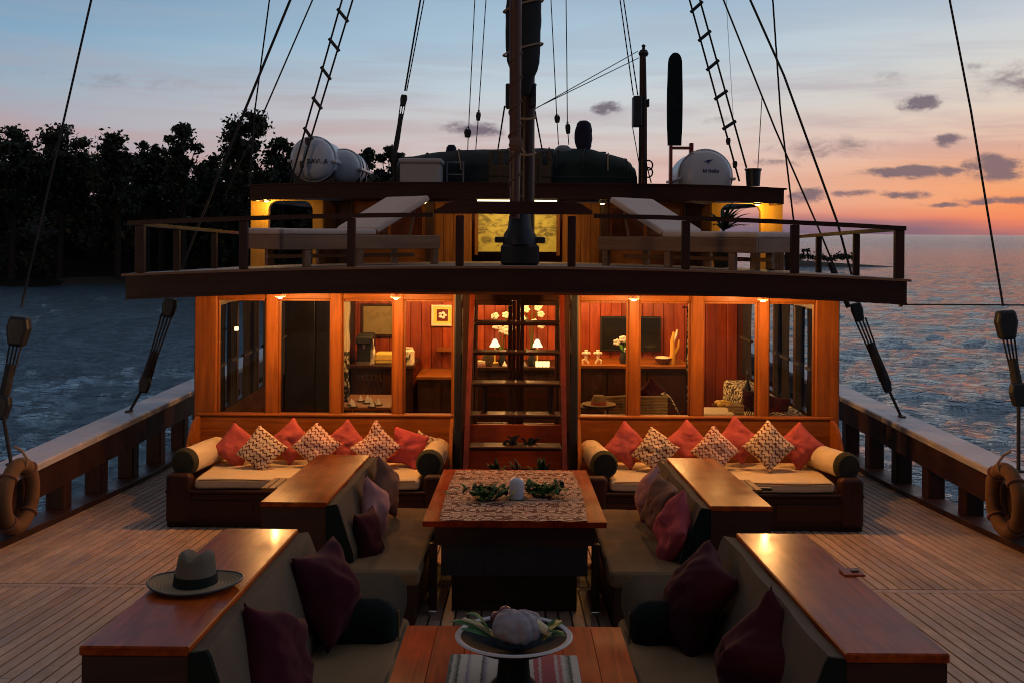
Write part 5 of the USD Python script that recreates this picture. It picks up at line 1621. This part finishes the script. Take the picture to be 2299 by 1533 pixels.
def rope_ladder(label, la, lb, ra, rb, y0, y1, rungs, tail):
    t = thing('rope_ladder', label, 'rope ladder')
    LA, LB, RA, RB_ = P(*la, y0), P(*lb, y1), P(*ra, y0), P(*rb, y1)
    for a, b in ((LA, LB), (RA, RB_)):
        d = a - b
        obj('side_rope', tube([a + d / np.linalg.norm(d) * 5, a, b], .012, 6), RP, t)
    for (p, q) in rungs:
        f1 = (p[1] - la[1]) / (lb[1] - la[1])
        f2 = (q[1] - ra[1]) / (rb[1] - ra[1])
        a, b = between(LA, LB, f1), between(RA, RB_, f2)
        d = (b - a) / np.linalg.norm(b - a)
        obj('rung', tube([a - d * .03, b + d * .03], .021, 7), M['black'], t)
    for k in range(1, 9):
        f1 = (rungs[0][0][1] - 67 * k - la[1]) / (lb[1] - la[1])
        f2 = (rungs[0][1][1] - 67 * k - ra[1]) / (rb[1] - ra[1])
        a, b = between(LA, LB, f1), between(RA, RB_, f2)
        obj('rung', tube([a, b], .021, 7), M['black'], t)
    for a in tail:
        obj('dead_eye', moved(block_mesh(.03, .05), P(a[0], a[1], y1)), M['iron'], t)
    return t


rope_ladder('rope ladder with wooden rungs slanting up from the left life raft', (768, 0), (652, 410), (792, 0), (668, 410), 12.7, 12.6,
            [((760, 25), (778, 46)), ((738, 92), (756, 112)), ((717, 156), (735, 176)), ((696, 224), (715, 242)), ((673, 292), (697, 310))], [(690, 318), (678, 370)])
rope_ladder('rope ladder with wooden rungs slanting up from the right end of the roof', (1548, 0), (1660, 408), (1571, 0), (1676, 378), 12.7, 12.6,
            [((1556, 25), (1573, 8)), ((1573, 90), (1592, 74)), ((1591, 156), (1612, 140)), ((1610, 222), (1630, 208)), ((1630, 289), (1651, 276))], [(1635, 318), (1650, 370)])

# ------------------------------------------------------------------ inside the saloon, seen through the windows
def at(px, y):
    return X(px, y)


def zp(py, y):
    return EYE - (py - HZ) * y / F


def framed(name, label, px0, px1, py0, py1, y, art, cat_, fr=.03, mat='mahogz'):
    x0, x1, z0, z1 = at(px0, y), at(px1, y), zp(py1, y), zp(py0, y)
    t = thing(name, label, cat_, ((x0 + x1) / 2, y, (z0 + z1) / 2))
    w, h = (x1 - x0) / 2, (z1 - z0) / 2
    obj('frame', cat(B(-w, -w + fr, -.03, 0, -h, h, .004), B(w - fr, w, -.03, 0, -h, h, .004), B(-w + fr, w - fr, -.029, 0, -h, -h + fr, .004), B(-w + fr, w - fr, -.029, 0, h - fr, h, .004)), M[mat], t)
    obj('picture', B(-w + fr + .001, w - fr - .001, -.02, -.002, -h + fr + .001, h - fr - .001, 0), M[art], t)
    return t


M['mapart'] = fabric('old_map', (.10, .08, .04), (.24, .19, .10), 4)
framed('framed_map', 'large dim framed chart on the saloon wall behind the third window from the left', 812, 888, 684, 758, BY - .04, 'mapart', 'picture', .035)
t = framed('flower_print', 'small gold framed print with a white flower on a dark square, left of the ladder', 970, 1020, 686, 733, BY - .04, 'goldbox', 'picture', .03, 'ivory')
obj('mount', B(-.075, .075, -.026, -.0205, -.075, .085, 0), M['darkred'], t)
obj('petal', cat(*[moved(ball(.026, (0, 0, 0), (1, .3, .7), 1), (.036 * math.cos(q), -.027, .005 + .032 * math.sin(q))) for q in np.linspace(0, 6.28, 6)[:-1]]), M['orchid'], t)
CY = 13.35


def counter(label, px0, px1, pytop, y, mat):
    x0, x1, z = at(px0, y), at(px1, y), zp(pytop, y)
    t = thing('counter', label, 'counter')
    obj('top', B(x0, x1, y, BY - .03, z - .045, z, .006), M[mat], t)
    obj('front', B(x0 + .02, x1 - .02, y + .05, y + .09, .0, z - .046, .004), M['mahogx'], t)
    n_ = max(2, int((x1 - x0) / .5))
    for k in range(n_):
        w = (x1 - x0 - .08) / n_
        obj('cupboard_door', B(x0 + .04 + k * w + .01, x0 + .04 + (k + 1) * w - .01, y + .03, y + .049, .08, z - .08, .005), M['mahogz'], t)
    return z


zc1 = counter('dark bar counter behind the third and fourth windows from the left', 786, 932, 822, CY, 'mahogx')
zc2 = counter('low teak desk in the saloon left of the door', 936, 1050, 846, CY, 'teakx')
zc3 = counter('long teak sideboard under the television right of the door', 1270, 1552, 818, CY, 'teakx')
zc4 = counter('dark centre cabinet facing the saloon door', 1060, 1262, 824, CY, 'mahogx')
t = thing('tall_cabinet', 'tall dark cabinet in the left rear corner of the saloon', 'cabinet')
obj('body', B(-3.05, -2.22, 13.5, BY - .03, 0, 2.2, .01), M['ebony'], t)
obj('door', B(-3.03, -2.65, 13.47, 13.499, .1, 2.1, .005), M['ebony'], t)
obj('door', B(-2.63, -2.24, 13.47, 13.499, .1, 2.1, .005), M['ebony'], t)
t = thing('wall_shelf', 'small teak bracket shelf on the red wall above the desk', 'shelf')
obj('board', B(at(982, 14), at(1030, 14), 13.95, BY - .027, zp(790, 14), zp(783, 14), .004), M['teakx'], t)
obj('bracket', B(at(1000, 14) - .012, at(1000, 14) + .012, 14.02, BY - .027, zp(800, 14), zp(790, 14) - .001, .003), M['teakz'], t)
t = thing('television', 'dark flat television on the red wall behind the windows right of the door', 'television', (at(1418, 14.1), 14.1, zp(748, 14.1)))
obj('case', B(-.42, .42, 0, .05, -.24, .24, .01), M['black'], t)
obj('screen', B(-.40, .40, -.003, -.0005, -.215, .22, 0), M['screen'], t)


def on(px, y, z):
    return (at(px, y), y, z)


t = thing('coffee_machine', 'dark coffee machine with steel fittings on the bar counter', 'coffee machine', on(824, 13.5, zc1))
obj('body', B(-.13, .08, .05, .35, 0, .38, .02), M['black'], t)
obj('head', B(-.13, .08, -.08, .049, .26, .36, .015), M['black'], t)
obj('spout', cat(rod((-.03, -.03, .26), (-.03, -.03, .20), .02), tube([(.05, -.06, .33), (.09, -.08, .34), (.10, -.08, .20)], .012, 6)), M['steel'], t)
obj('drip_tray', B(-.12, .07, -.09, .04, .0, .03, .004), M['steel'], t)
t = thing('tall_bottle', 'slim pale bottle standing beside the gold box on the counter', 'bottle', on(839, 13.5, zc1))
obj('glass', lathe([(0, 0), (.03, 0), (.032, .18), (.012, .25), (.012, .32), (0, .32)], 16), M['ivory'], t, smooth=40)
obj('cap', lathe([(0, .32), (.014, .32), (.014, .345), (0, .345)], 12), M['black'], t)
t = thing('gold_box', 'shining woven gold box on the bar counter', 'box', on(866, 13.5, zc1))
obj('body', R(-.125, .125, -.06, .16, 0, .15, .03), M['goldbox'], t, smooth=40)
obj('band', B(-.128, .128, -.063, .163, .06, .075, .002), M['yellowwood'], t)
t = thing('carved_jar', 'pale carved jar lit from above at the right end of the bar counter', 'jar', on(919, 13.5, zc1))
obj('body', lumpy(lathe([(0, 0), (.075, 0), (.08, .03), (.078, .17), (.06, .20), (.062, .215), (0, .215)], 24).subdivide_to_size(.03), .008, 30, 3), M['ivory'], t, smooth=40)
obj('motif', tube([(-.03, -.082, .05), (-.01, -.085, .10), (.02, -.084, .08), (.03, -.08, .14)], .008, 6), M['black'], t)
for i, px in enumerate((806, 816, 826, 836, 846, 856)):
    t = thing('hanging_glass', None, None, on(px, CY + .02, zp(850, CY)))
    keys(stage.GetPrimAtPath(t), 'small stemmed glass in the row hung along the bar counter front', 'glass', 'glasses in a row along the bar')
    obj('bowl', lathe([(.004, 0), (.016, .012), (.018, .035), (.016, .035), (.013, .014), (.004, .004)], 12), M['steel'], t)
    obj('foot', lathe([(0, -.03), (.015, -.03), (.015, -.027), (.003, -.024), (.003, .001), (0, .001)], 12), M['steel'], t)
# ornaments on the right sideboard
for i, (px, lab) in enumerate(((1318, 'left one of two small dancing figurines with white flower heads on the sideboard'), (1344, 'right one of two small dancing figurines with white flower heads on the sideboard'))):
    t = thing('figurine', lab, 'figurine', on(px, 13.5, zc3))
    s = 1 if i else -1
    obj('body', tube([(0, 0, .10), (.005 * s, 0, .06), (-.03 * s, 0, 0)], [.02, .018, .014], 8), M['ivory'], t, smooth=50)
    obj('leg', tube([(.0, 0, .06), (.045 * s, 0, .045), (.04 * s, 0, 0)], [.016, .014, .012], 8), M['ivory'], t, smooth=50)
    obj('flower_head', cat(ball(.028, (0, 0, .135)), *[ball(.026, (.035 * math.cos(q), 0, .135 + .03 * math.sin(q)), (1, .5, .8), 1) for q in (0, 1.57, 3.14)]), M['orchid'], t, smooth=50)


def orchid(label, px, y, z, h, seed, n_, pot=True, spread=.12):
    g = np.random.default_rng(seed)
    t = thing('orchid', label, 'flowers', on(px, y, z))
    obj('vase', lathe([(0, 0), (.04, 0), (.06, .06), (.035, .14), (.042, .16), (.03, .15), (0, .10)], 18), M['black'], t, smooth=40)
    for k in range(3):
        a = g.uniform(0, 6.28)
        tip = Vv([spread * math.cos(a), spread * .4 * math.sin(a), h * g.uniform(.8, 1)])
        obj('stem', tube([(0, 0, .14), tip * Vv([.4, .4, .7]) + Vv([0, 0, .04]), tip], .005, 5), M['plant'], t)
    for k in range(n_):
        c = Vv([g.uniform(-spread, spread), g.uniform(-.04, .02), h * g.uniform(.5, 1.05)])
        obj('blossom', cat(*[moved(ball(.026, (0, 0, 0), (1, .35, .8), 1), c + Vv([.025 * math.cos(q), 0, .025 * math.sin(q)])) for q in np.linspace(0, 6.28, 6)[:-1]]), M['orchid'], t, smooth=50)
    for k in range(4):
        obj('leaf', moved(leafmesh(.16, .05, .05), (0, 0, .13), rz=g.uniform(0, 360), ry=-30), M['plant'], t, smooth=True)


orchid('white orchid in a dark vase before the television, half behind a window post', 1402, 13.5, zc3, .36, 3, 5)
t = thing('fruit_bowl', 'shallow pale bowl on the right half of the sideboard', 'bowl', on(1490, 13.5, zc3))
obj('bowl', lathe([(0, 0), (.06, 0), (.07, .02), (.125, .085), (.118, .085), (.065, .03), (0, .025)], 28), M['brownfab'], t, smooth=40)
obj('filling', lumpy(ball(.10, (0, 0, .075), (1, 1, .35), 2), .012, 20, 2), M['ivory'], t, smooth=60)
t = thing('wood_carving', 'tall forked driftwood carving at the right end of the sideboard', 'carving', on(1516, 13.5, zc3))
obj('trunk', tube([(-.03, 0, 0), (-.02, 0, .15), (-.03, 0, .30), (-.01, 0, .42)], [.05, .04, .03, .015], 9), M['yellowwood'], t, smooth=60)
obj('branch', tube([(0, 0, .12), (.05, 0, .22), (.06, 0, .32)], [.03, .022, .015], 8), M['yellowwood'], t, smooth=60)
obj('branch', tube([(-.02, 0, .28), (.02, 0, .38), (.035, 0, .45)], [.022, .018, .01], 8), M['ivory'], t, smooth=60)
# centre: orchids, lamps and glasses seen through the door
orchid('tall white orchid left of the door\'s middle', 1130, 13.5, zc4, .85, 11, 16, spread=.16)
orchid('tall white orchid right of the door\'s middle', 1196, 13.5, zc4, .85, 12, 16, spread=.16)
for px, lab in ((1113, 'small gilt table lamp glowing left of the door middle'), (1208, 'small gilt table lamp glowing right of the door middle')):
    t = thing('table_lamp', lab, 'lamp', on(px, 13.75, zc4))
    obj('base', lathe([(0, 0), (.05, 0), (.05, .01), (.012, .02), (.012, .22), (0, .22)], 16), M['goldbox'], t, smooth=40)
    obj('shade', lathe([(.02, .32), (.075, .22), (.072, .22), (.017, .32)], 20), M['smalllamp'], t)
for i, px in enumerate((1208, 1216, 1224, 1232)):
    t = thing('tea_light', None, None, on(px, 13.42, zc4))
    keys(stage.GetPrimAtPath(t), 'glowing amber glass with a candle in the row seen between the ladder treads', 'candle glass', 'row of amber candle glasses')
    obj('glass', lathe([(0, 0), (.020, 0), (.022, .07), (.020, .07), (.018, .006), (0, .006)], 14), M['tealight'], t)
t = thing('round_ornament', 'round pale carved ornament on the cabinet left of the door middle', 'ornament', on(1098, 13.45, zc4))
obj('disc', moved(lathe([(0, -.02), (.07, -.015), (.08, 0), (.07, .015), (.03, .018), (0, .012)], 24), (0, 0, .09), rx=90), M['taupe'], t, smooth=40)
obj('stand', B(-.05, .05, -.02, .03, 0, .012, .003), M['mahogx'], t)
t = thing('book_stack', 'two pale books stacked beside the round ornament', 'books', on(1082, 13.45, zc4))
obj('book', B(-.08, .06, -.05, .08, 0, .035, .003), M['mauve'], t)
obj('book', B(-.075, .055, -.045, .075, .036, .066, .003), M['ivory'], t)
for px, lab in ((1135, 'small white cone ornament left of the door stile'), (1180, 'small grey cone ornament right of the door stile')):
    t = thing('cone_ornament', lab, 'ornament', on(px, 13.42, zc4))
    obj('cone', lathe([(0, .01), (.035, .01), (.012, .05), (0, .075)], 14), M['orchid'] if px < 1150 else M['grey'], t)
    obj('base', lathe([(0, 0), (.04, 0), (.04, .009), (0, .009)], 14), M['black'], t)
# curtains
for px0, px1, py0, py1, lab, mt in ((769, 786, 680, 905, 'pale curtain with a spotted lower half beside the third window from the left', 'curtainbatik'), (1543, 1553, 690, 900, 'narrow spotted curtain beside the sixth window', 'curtainbatik')):
    x0, x1 = at(px0, 10.4), at(px1, 10.4)
    z0, z1 = zp(py1, 10.4), zp(py0, 10.4)
    t = thing('curtain', lab, 'curtain')

    def cf(u, v, lo=z0, hi=z1):
        return x0 + (x1 - x0) * u + .006 * np.sin(v * 9), 10.4 + .018 * np.sin(u * 14), lo + (hi - lo) * v
    if px0 < 1000:
        zm = z0 + (z1 - z0) * .50
        obj('lower_half', sheet(20, 14, lambda u, v: cf(u, v, z0, zm)), M['curtainbatik'], t, smooth=True)
        obj('upper_half', sheet(20, 14, lambda u, v: cf(u, v, zm + .004, z1)), M['ivory'], t, smooth=True)
    else:
        obj('cloth', sheet(20, 14, lambda u, v: cf(u, v)), M[mt], t, smooth=True)
    obj('rod', rod((x0 - .05, 10.4, z1 + .01), (x1 + .05, 10.4, z1 + .01), .008), M['mahogx'], t)
for s in (-1, 1):
    for k, (y0, y1) in enumerate(((10.46, 10.68), (10.88, 11.14), (11.36, 11.72), (11.84, 12.04), (12.27, 12.52), (12.66, 12.94), (13.16, 13.8))):
        t = thing('side_curtain', None, None)
        keys(stage.GetPrimAtPath(t), ('dark drawn-back curtain at the saloon\'s left side windows' if s < 0 else 'dark drawn-back curtain at the saloon\'s right side windows'), 'curtain', 'left saloon side curtains' if s < 0 else 'right saloon side curtains')
        obj('cloth', sheet(14, 8, lambda u, v: (s * (HW - .12) + .012 * np.sin(u * 20), y0 + (y1 - y0) * (u - .5) * (1 - .25 * np.sin(v * 3.14)) + (y1 - y0) / 2, .95 + 1.1 * v)), M['darkcurtain'], t, smooth=True)
        obj('tie', B(s * (HW - .145), s * (HW - .10), y0 + .02, y1 - .02, 1.42, 1.45, .003), M['ropedark'], t)
# furniture near the right windows
t = thing('side_table', 'small round table on thin legs carrying a straw hat, behind the fifth window', 'table', (at(1345, 11.4), 11.4, 0))
zt_ = zp(908, 11.4)
obj('top', lathe([(0, zt_ - .02), (.20, zt_ - .02), (.205, zt_ - .01), (.20, zt_), (0, zt_)], 28), M['mahogx'], t, smooth=30)
for k in range(3):
    q = .5 + k * 2.09
    obj('leg', rod((.13 * math.cos(q), .13 * math.sin(q), zt_ - .021), (.17 * math.cos(q), .17 * math.sin(q), 0), .010), M['iron'], t)
t = thing('straw_hat', 'straw hat with an orange band on the round table inside the saloon', 'hat', (at(1347, 11.4), 11.4, zt_))
obj('brim', lathe([(0, .004), (.10, .006), (.19, .012), (.19, .018), (.10, .012), (0, .01)], 30), M['straw'], t, smooth=40)
obj('crown', lathe([(.085, .012), (.082, .06), (.06, .11), (.02, .115), (0, .10)], 30), M['straw'], t, smooth=40)
obj('band', lathe([(.087, .014), (.086, .045), (.0845, .045), (.0855, .014)], 30), M['redfab'], t)


def wicker(label, px, y, w, pyt, rz):
    z = zp(pyt, y)
    t = thing('wicker_chair', label, 'armchair', (at(px, y), y, 0), rz=rz)
    for k in range(14):
        zz_ = z - .025 - k * .032
        obj('back_weave', R(-w + .004 * (k % 2), w - .004 * (k % 2), -.03 + .004 * (k % 2), .02, zz_ - .016, zz_ + .0155, .012), M['straw'], t, smooth=60)
    obj('seat', R(-w, w, .03, .55, .30, .42, .05), M['straw'], t, smooth=60)
    for sx in (-1, 1):
        obj('arm', R(sx * w - .05, sx * w + .05, .03, .55, .42, .62, .05), M['straw'], t, smooth=60)
        for yy in (.0, .5):
            obj('leg', rod((sx * (w - .04), yy, 0), (sx * (w - .04), yy, .31), .025), M['mahogz'], t)


wicker('wicker armchair seen from behind between the fifth and sixth windows', 1452, 11.0, .24, 884, 5)
wicker('wicker armchair behind the post of the fifth window, half hidden', 1395, 11.7, .2, 884, 20)
cushion('pointed maroon cushion standing on the wicker armchair inside the sixth window', 1464, 880, 11.3, 'maroon', .25, 45, 0, -10, 41)
t = thing('throw_blanket', 'spotted tan throw draped over the right arm of the wicker armchair', 'blanket')
c0 = P(1505, 882, 11.1)
obj('cloth', sheet(20, 14, lambda u, v: (c0[0] - .10 + .2 * u + .05 * v * u, 11.05 + .35 * v - .1 * u, c0[2] - .02 - .30 * u ** 2.5 + .02 * np.sin(v * 9 + u * 5))), M['curtainbatik'], t, smooth=True)
obj('hem', tube([(c0[0] - .1 + .2 * 1 + .05 * v_, 11.05 + .35 * v_ - .1, c0[2] - .32 + .02 * math.sin(v_ * 9 + 5)) for v_ in np.linspace(0, 1, 8)], .008, 5), M['brownfab'], t)
t = thing('white_table', 'low white table with a dark knob behind the seventh window', 'table', (at(1612, 10.7), 10.7, 0))
zt_ = zp(921, 10.7)
obj('top', B(-.16, .17, -.12, .3, zt_ - .09, zt_, .01), M['ivory'], t)
obj('knob', moved(lathe([(0, 0), (.02, 0), (.022, .015), (0, .02)], 14), (.0, -.12, zt_ - .075), rx=90), M['black'], t)
obj('leg', cat(*[B(a, a + .04, b, b + .04, 0, zt_ - .091, .004) for a in (-.15, .12) for b in (-.11, .25)]), M['ivory'], t)
t = thing('chip_bowl', 'wide bowl heaped with yellow fruit behind the seventh window', 'bowl', (at(1628, 11.3), 11.3, zp(916, 11.3)))
obj('bowl', lathe([(0, -.02), (.05, -.02), (.13, .055), (.124, .055), (.05, -.01), (0, -.01)], 26), M['brownfab'], t, smooth=40)
g = np.random.default_rng(2)
obj('fruit', cat(*[ball(.032, (g.uniform(-.08, .08), g.uniform(-.07, .07), .055 + .03 * g.random()), (1.3, 1, .8), 1) for _ in range(16)]), M['fruit'], t, smooth=60)
obj('stand', lathe([(0, -zp(916, 11.3)), (.12, -zp(916, 11.3)), (.03, -.6), (.03, -.021), (0, -.021)], 18), M['mahogz'], t)
wicker('beige cane chair behind the seventh window beside the yellow fruit', 1655, 10.75, .085, 902, 0)
cushion('maroon cushion seen low through the seventh window against its right post', 1690, 900, 10.9, 'maroon', .24, 6, -10, -12, 43)
cushion('maroon cushion with a pale corner low in the rightmost window', 1743, 917, 10.7, 'maroon', .26, 10, -14, -12, 44)
t = thing('saloon_bench', 'patterned cushion bench running along the saloon\'s right side windows', 'bench')
obj('seat', R(2.62, 3.0, 10.35, 13.0, .50, .98, .06), M['curtainbatik'], t, smooth=50)
obj('plinth', B(2.64, 2.98, 10.4, 12.95, 0, .499, .01), M['mahogy'], t)
t = thing('bar_bottle', 'dark bottle with a silver top standing behind the seventh window', 'bottle', (at(1681, 11.6), 11.6, .92))
obj('glass', lathe([(0, 0), (.04, 0), (.042, .16), (.014, .24), (.014, .32), (0, .32)], 16), M['black'], t, smooth=40)
obj('cap', lathe([(0, .32), (.017, .32), (.017, .36), (0, .365)], 12), M['steel'], t)
t = thing('dining_table', 'brown table set with small ornaments behind the third window from the left', 'table', (at(825, 11.4), 11.4, 0))
zt_ = zp(905, 11.4)
obj('top', B(-.30, .30, -.32, .55, zt_ - .035, zt_, .006), M['teakx'], t)
obj('leg', cat(*[B(a, a + .05, b, b + .05, 0, zt_ - .036, .004) for a in (-.28, .23) for b in (-.3, .48)]), M['teakz'], t)
for i, (px, py) in enumerate(((796, 900), (792, 922), (826, 908), (828, 890), (838, 886), (852, 898), (834, 922), (812, 925))):
    c = P(px, py, 11.3)
    y_ = 11.1 + .12 * (i % 4)
    t = thing('napkin_cone', None, None, (at(px, y_), y_, zt_ + .0))
    keys(stage.GetPrimAtPath(t), 'small white folded cone among the ornaments on the saloon table', 'ornament', 'white cones on the saloon table')
    obj('cone', lathe([(0, .012), (.028, .012), (.010, .055), (0, .075)], 12), M['orchid'], t)
    obj('dish', lathe([(0, 0), (.045, 0), (.05, .011), (0, .011)], 14), M['taupe'], t)
for px, py, s, lab in ((531, 738, -1, 'tiny square wall lamp glowing in the leftmost window'), (1821, 743, 1, 'tiny square wall lamp glowing in the rightmost window')):
    c = P(px, py, 10.6)
    t = thing('wall_lamp', lab, 'lamp', c)
    obj('shade', B(-.018, .018, -.018, .018, -.02, .02, .003), M['smalllamp'], t)
    obj('bracket', rod((s * .02, 0, -.005), (s * (HW - .08 - abs(c[0])), 0, -.005), .007), M['iron'], t)
# driftwood on the ladder and plants behind the rear table
c = P(1162, 1000, 9.32)
t = thing('driftwood', 'pale knotted driftwood lying on the lowest visible ladder tread', 'driftwood', c)
g = np.random.default_rng(9)
for k in range(11):
    a0 = Vv([g.uniform(-.16, .16), g.uniform(-.03, .05), .0])
    e_ = a0 + Vv([g.uniform(-.09, .09), g.uniform(-.03, .03), g.uniform(.03, .09)])
    obj('twig', tube([a0, (a0 + e_) / 2 + Vv([0, 0, .03]), e_], [.016, .013, .006], 6), M['taupe'], t, smooth=60)
for px, lab, mt in ((1118, 'dark plant with silvery leaf edges left on the deck below the ladder', 'plantdark'), (1162, 'plant with pale brownish leaves in the middle below the ladder', 'taupe'), (1216, 'dark green plant right on the deck below the ladder', 'plantdark')):
    c = P(px, 1045, 9.0)
    t = thing('deck_plant', lab, 'plant', (c[0], 8.75, float(dz(8.75))))
    hh = c[2] - float(dz(8.75))
    obj('pot', lathe([(0, 0), (.09, 0), (.11, hh - .05), (.10, hh - .05), (.08, hh - .08), (0, hh - .08)], 20), M['black'], t)
    for k in range(16):
        obj('leaf', moved(leafmesh(g.uniform(.12, .2), .05, .05), (0, 0, hh - .07), rz=g.uniform(0, 360), ry=g.uniform(-75, -15)), M[mt], t, smooth=True)
# saloon ceiling lamps
SP = 1350.0
for i, (x, y, pw, lab) in enumerate(((-1.75, 13.0, SP * .8, 'small saloon ceiling lamp over the bar counter'), (-.75, 13.3, SP * .9, 'small saloon ceiling lamp over the teak desk'), (0.0, 13.0, SP * .7, 'small saloon ceiling lamp over the centre cabinet'),
                                     (1.0, 13.3, SP, 'small saloon ceiling lamp over the figurines'), (2.0, 13.0, SP, 'small saloon ceiling lamp over the wood carving'), (2.2, 11.2, SP * .2, 'small saloon ceiling lamp over the yellow fruit'),
                                     (-1.75, 11.3, SP * .06, 'small saloon ceiling lamp over the table with white cones'))):
    lamp('saloon_lamp', lab, (x, y, UZ - .031), pw, .025)
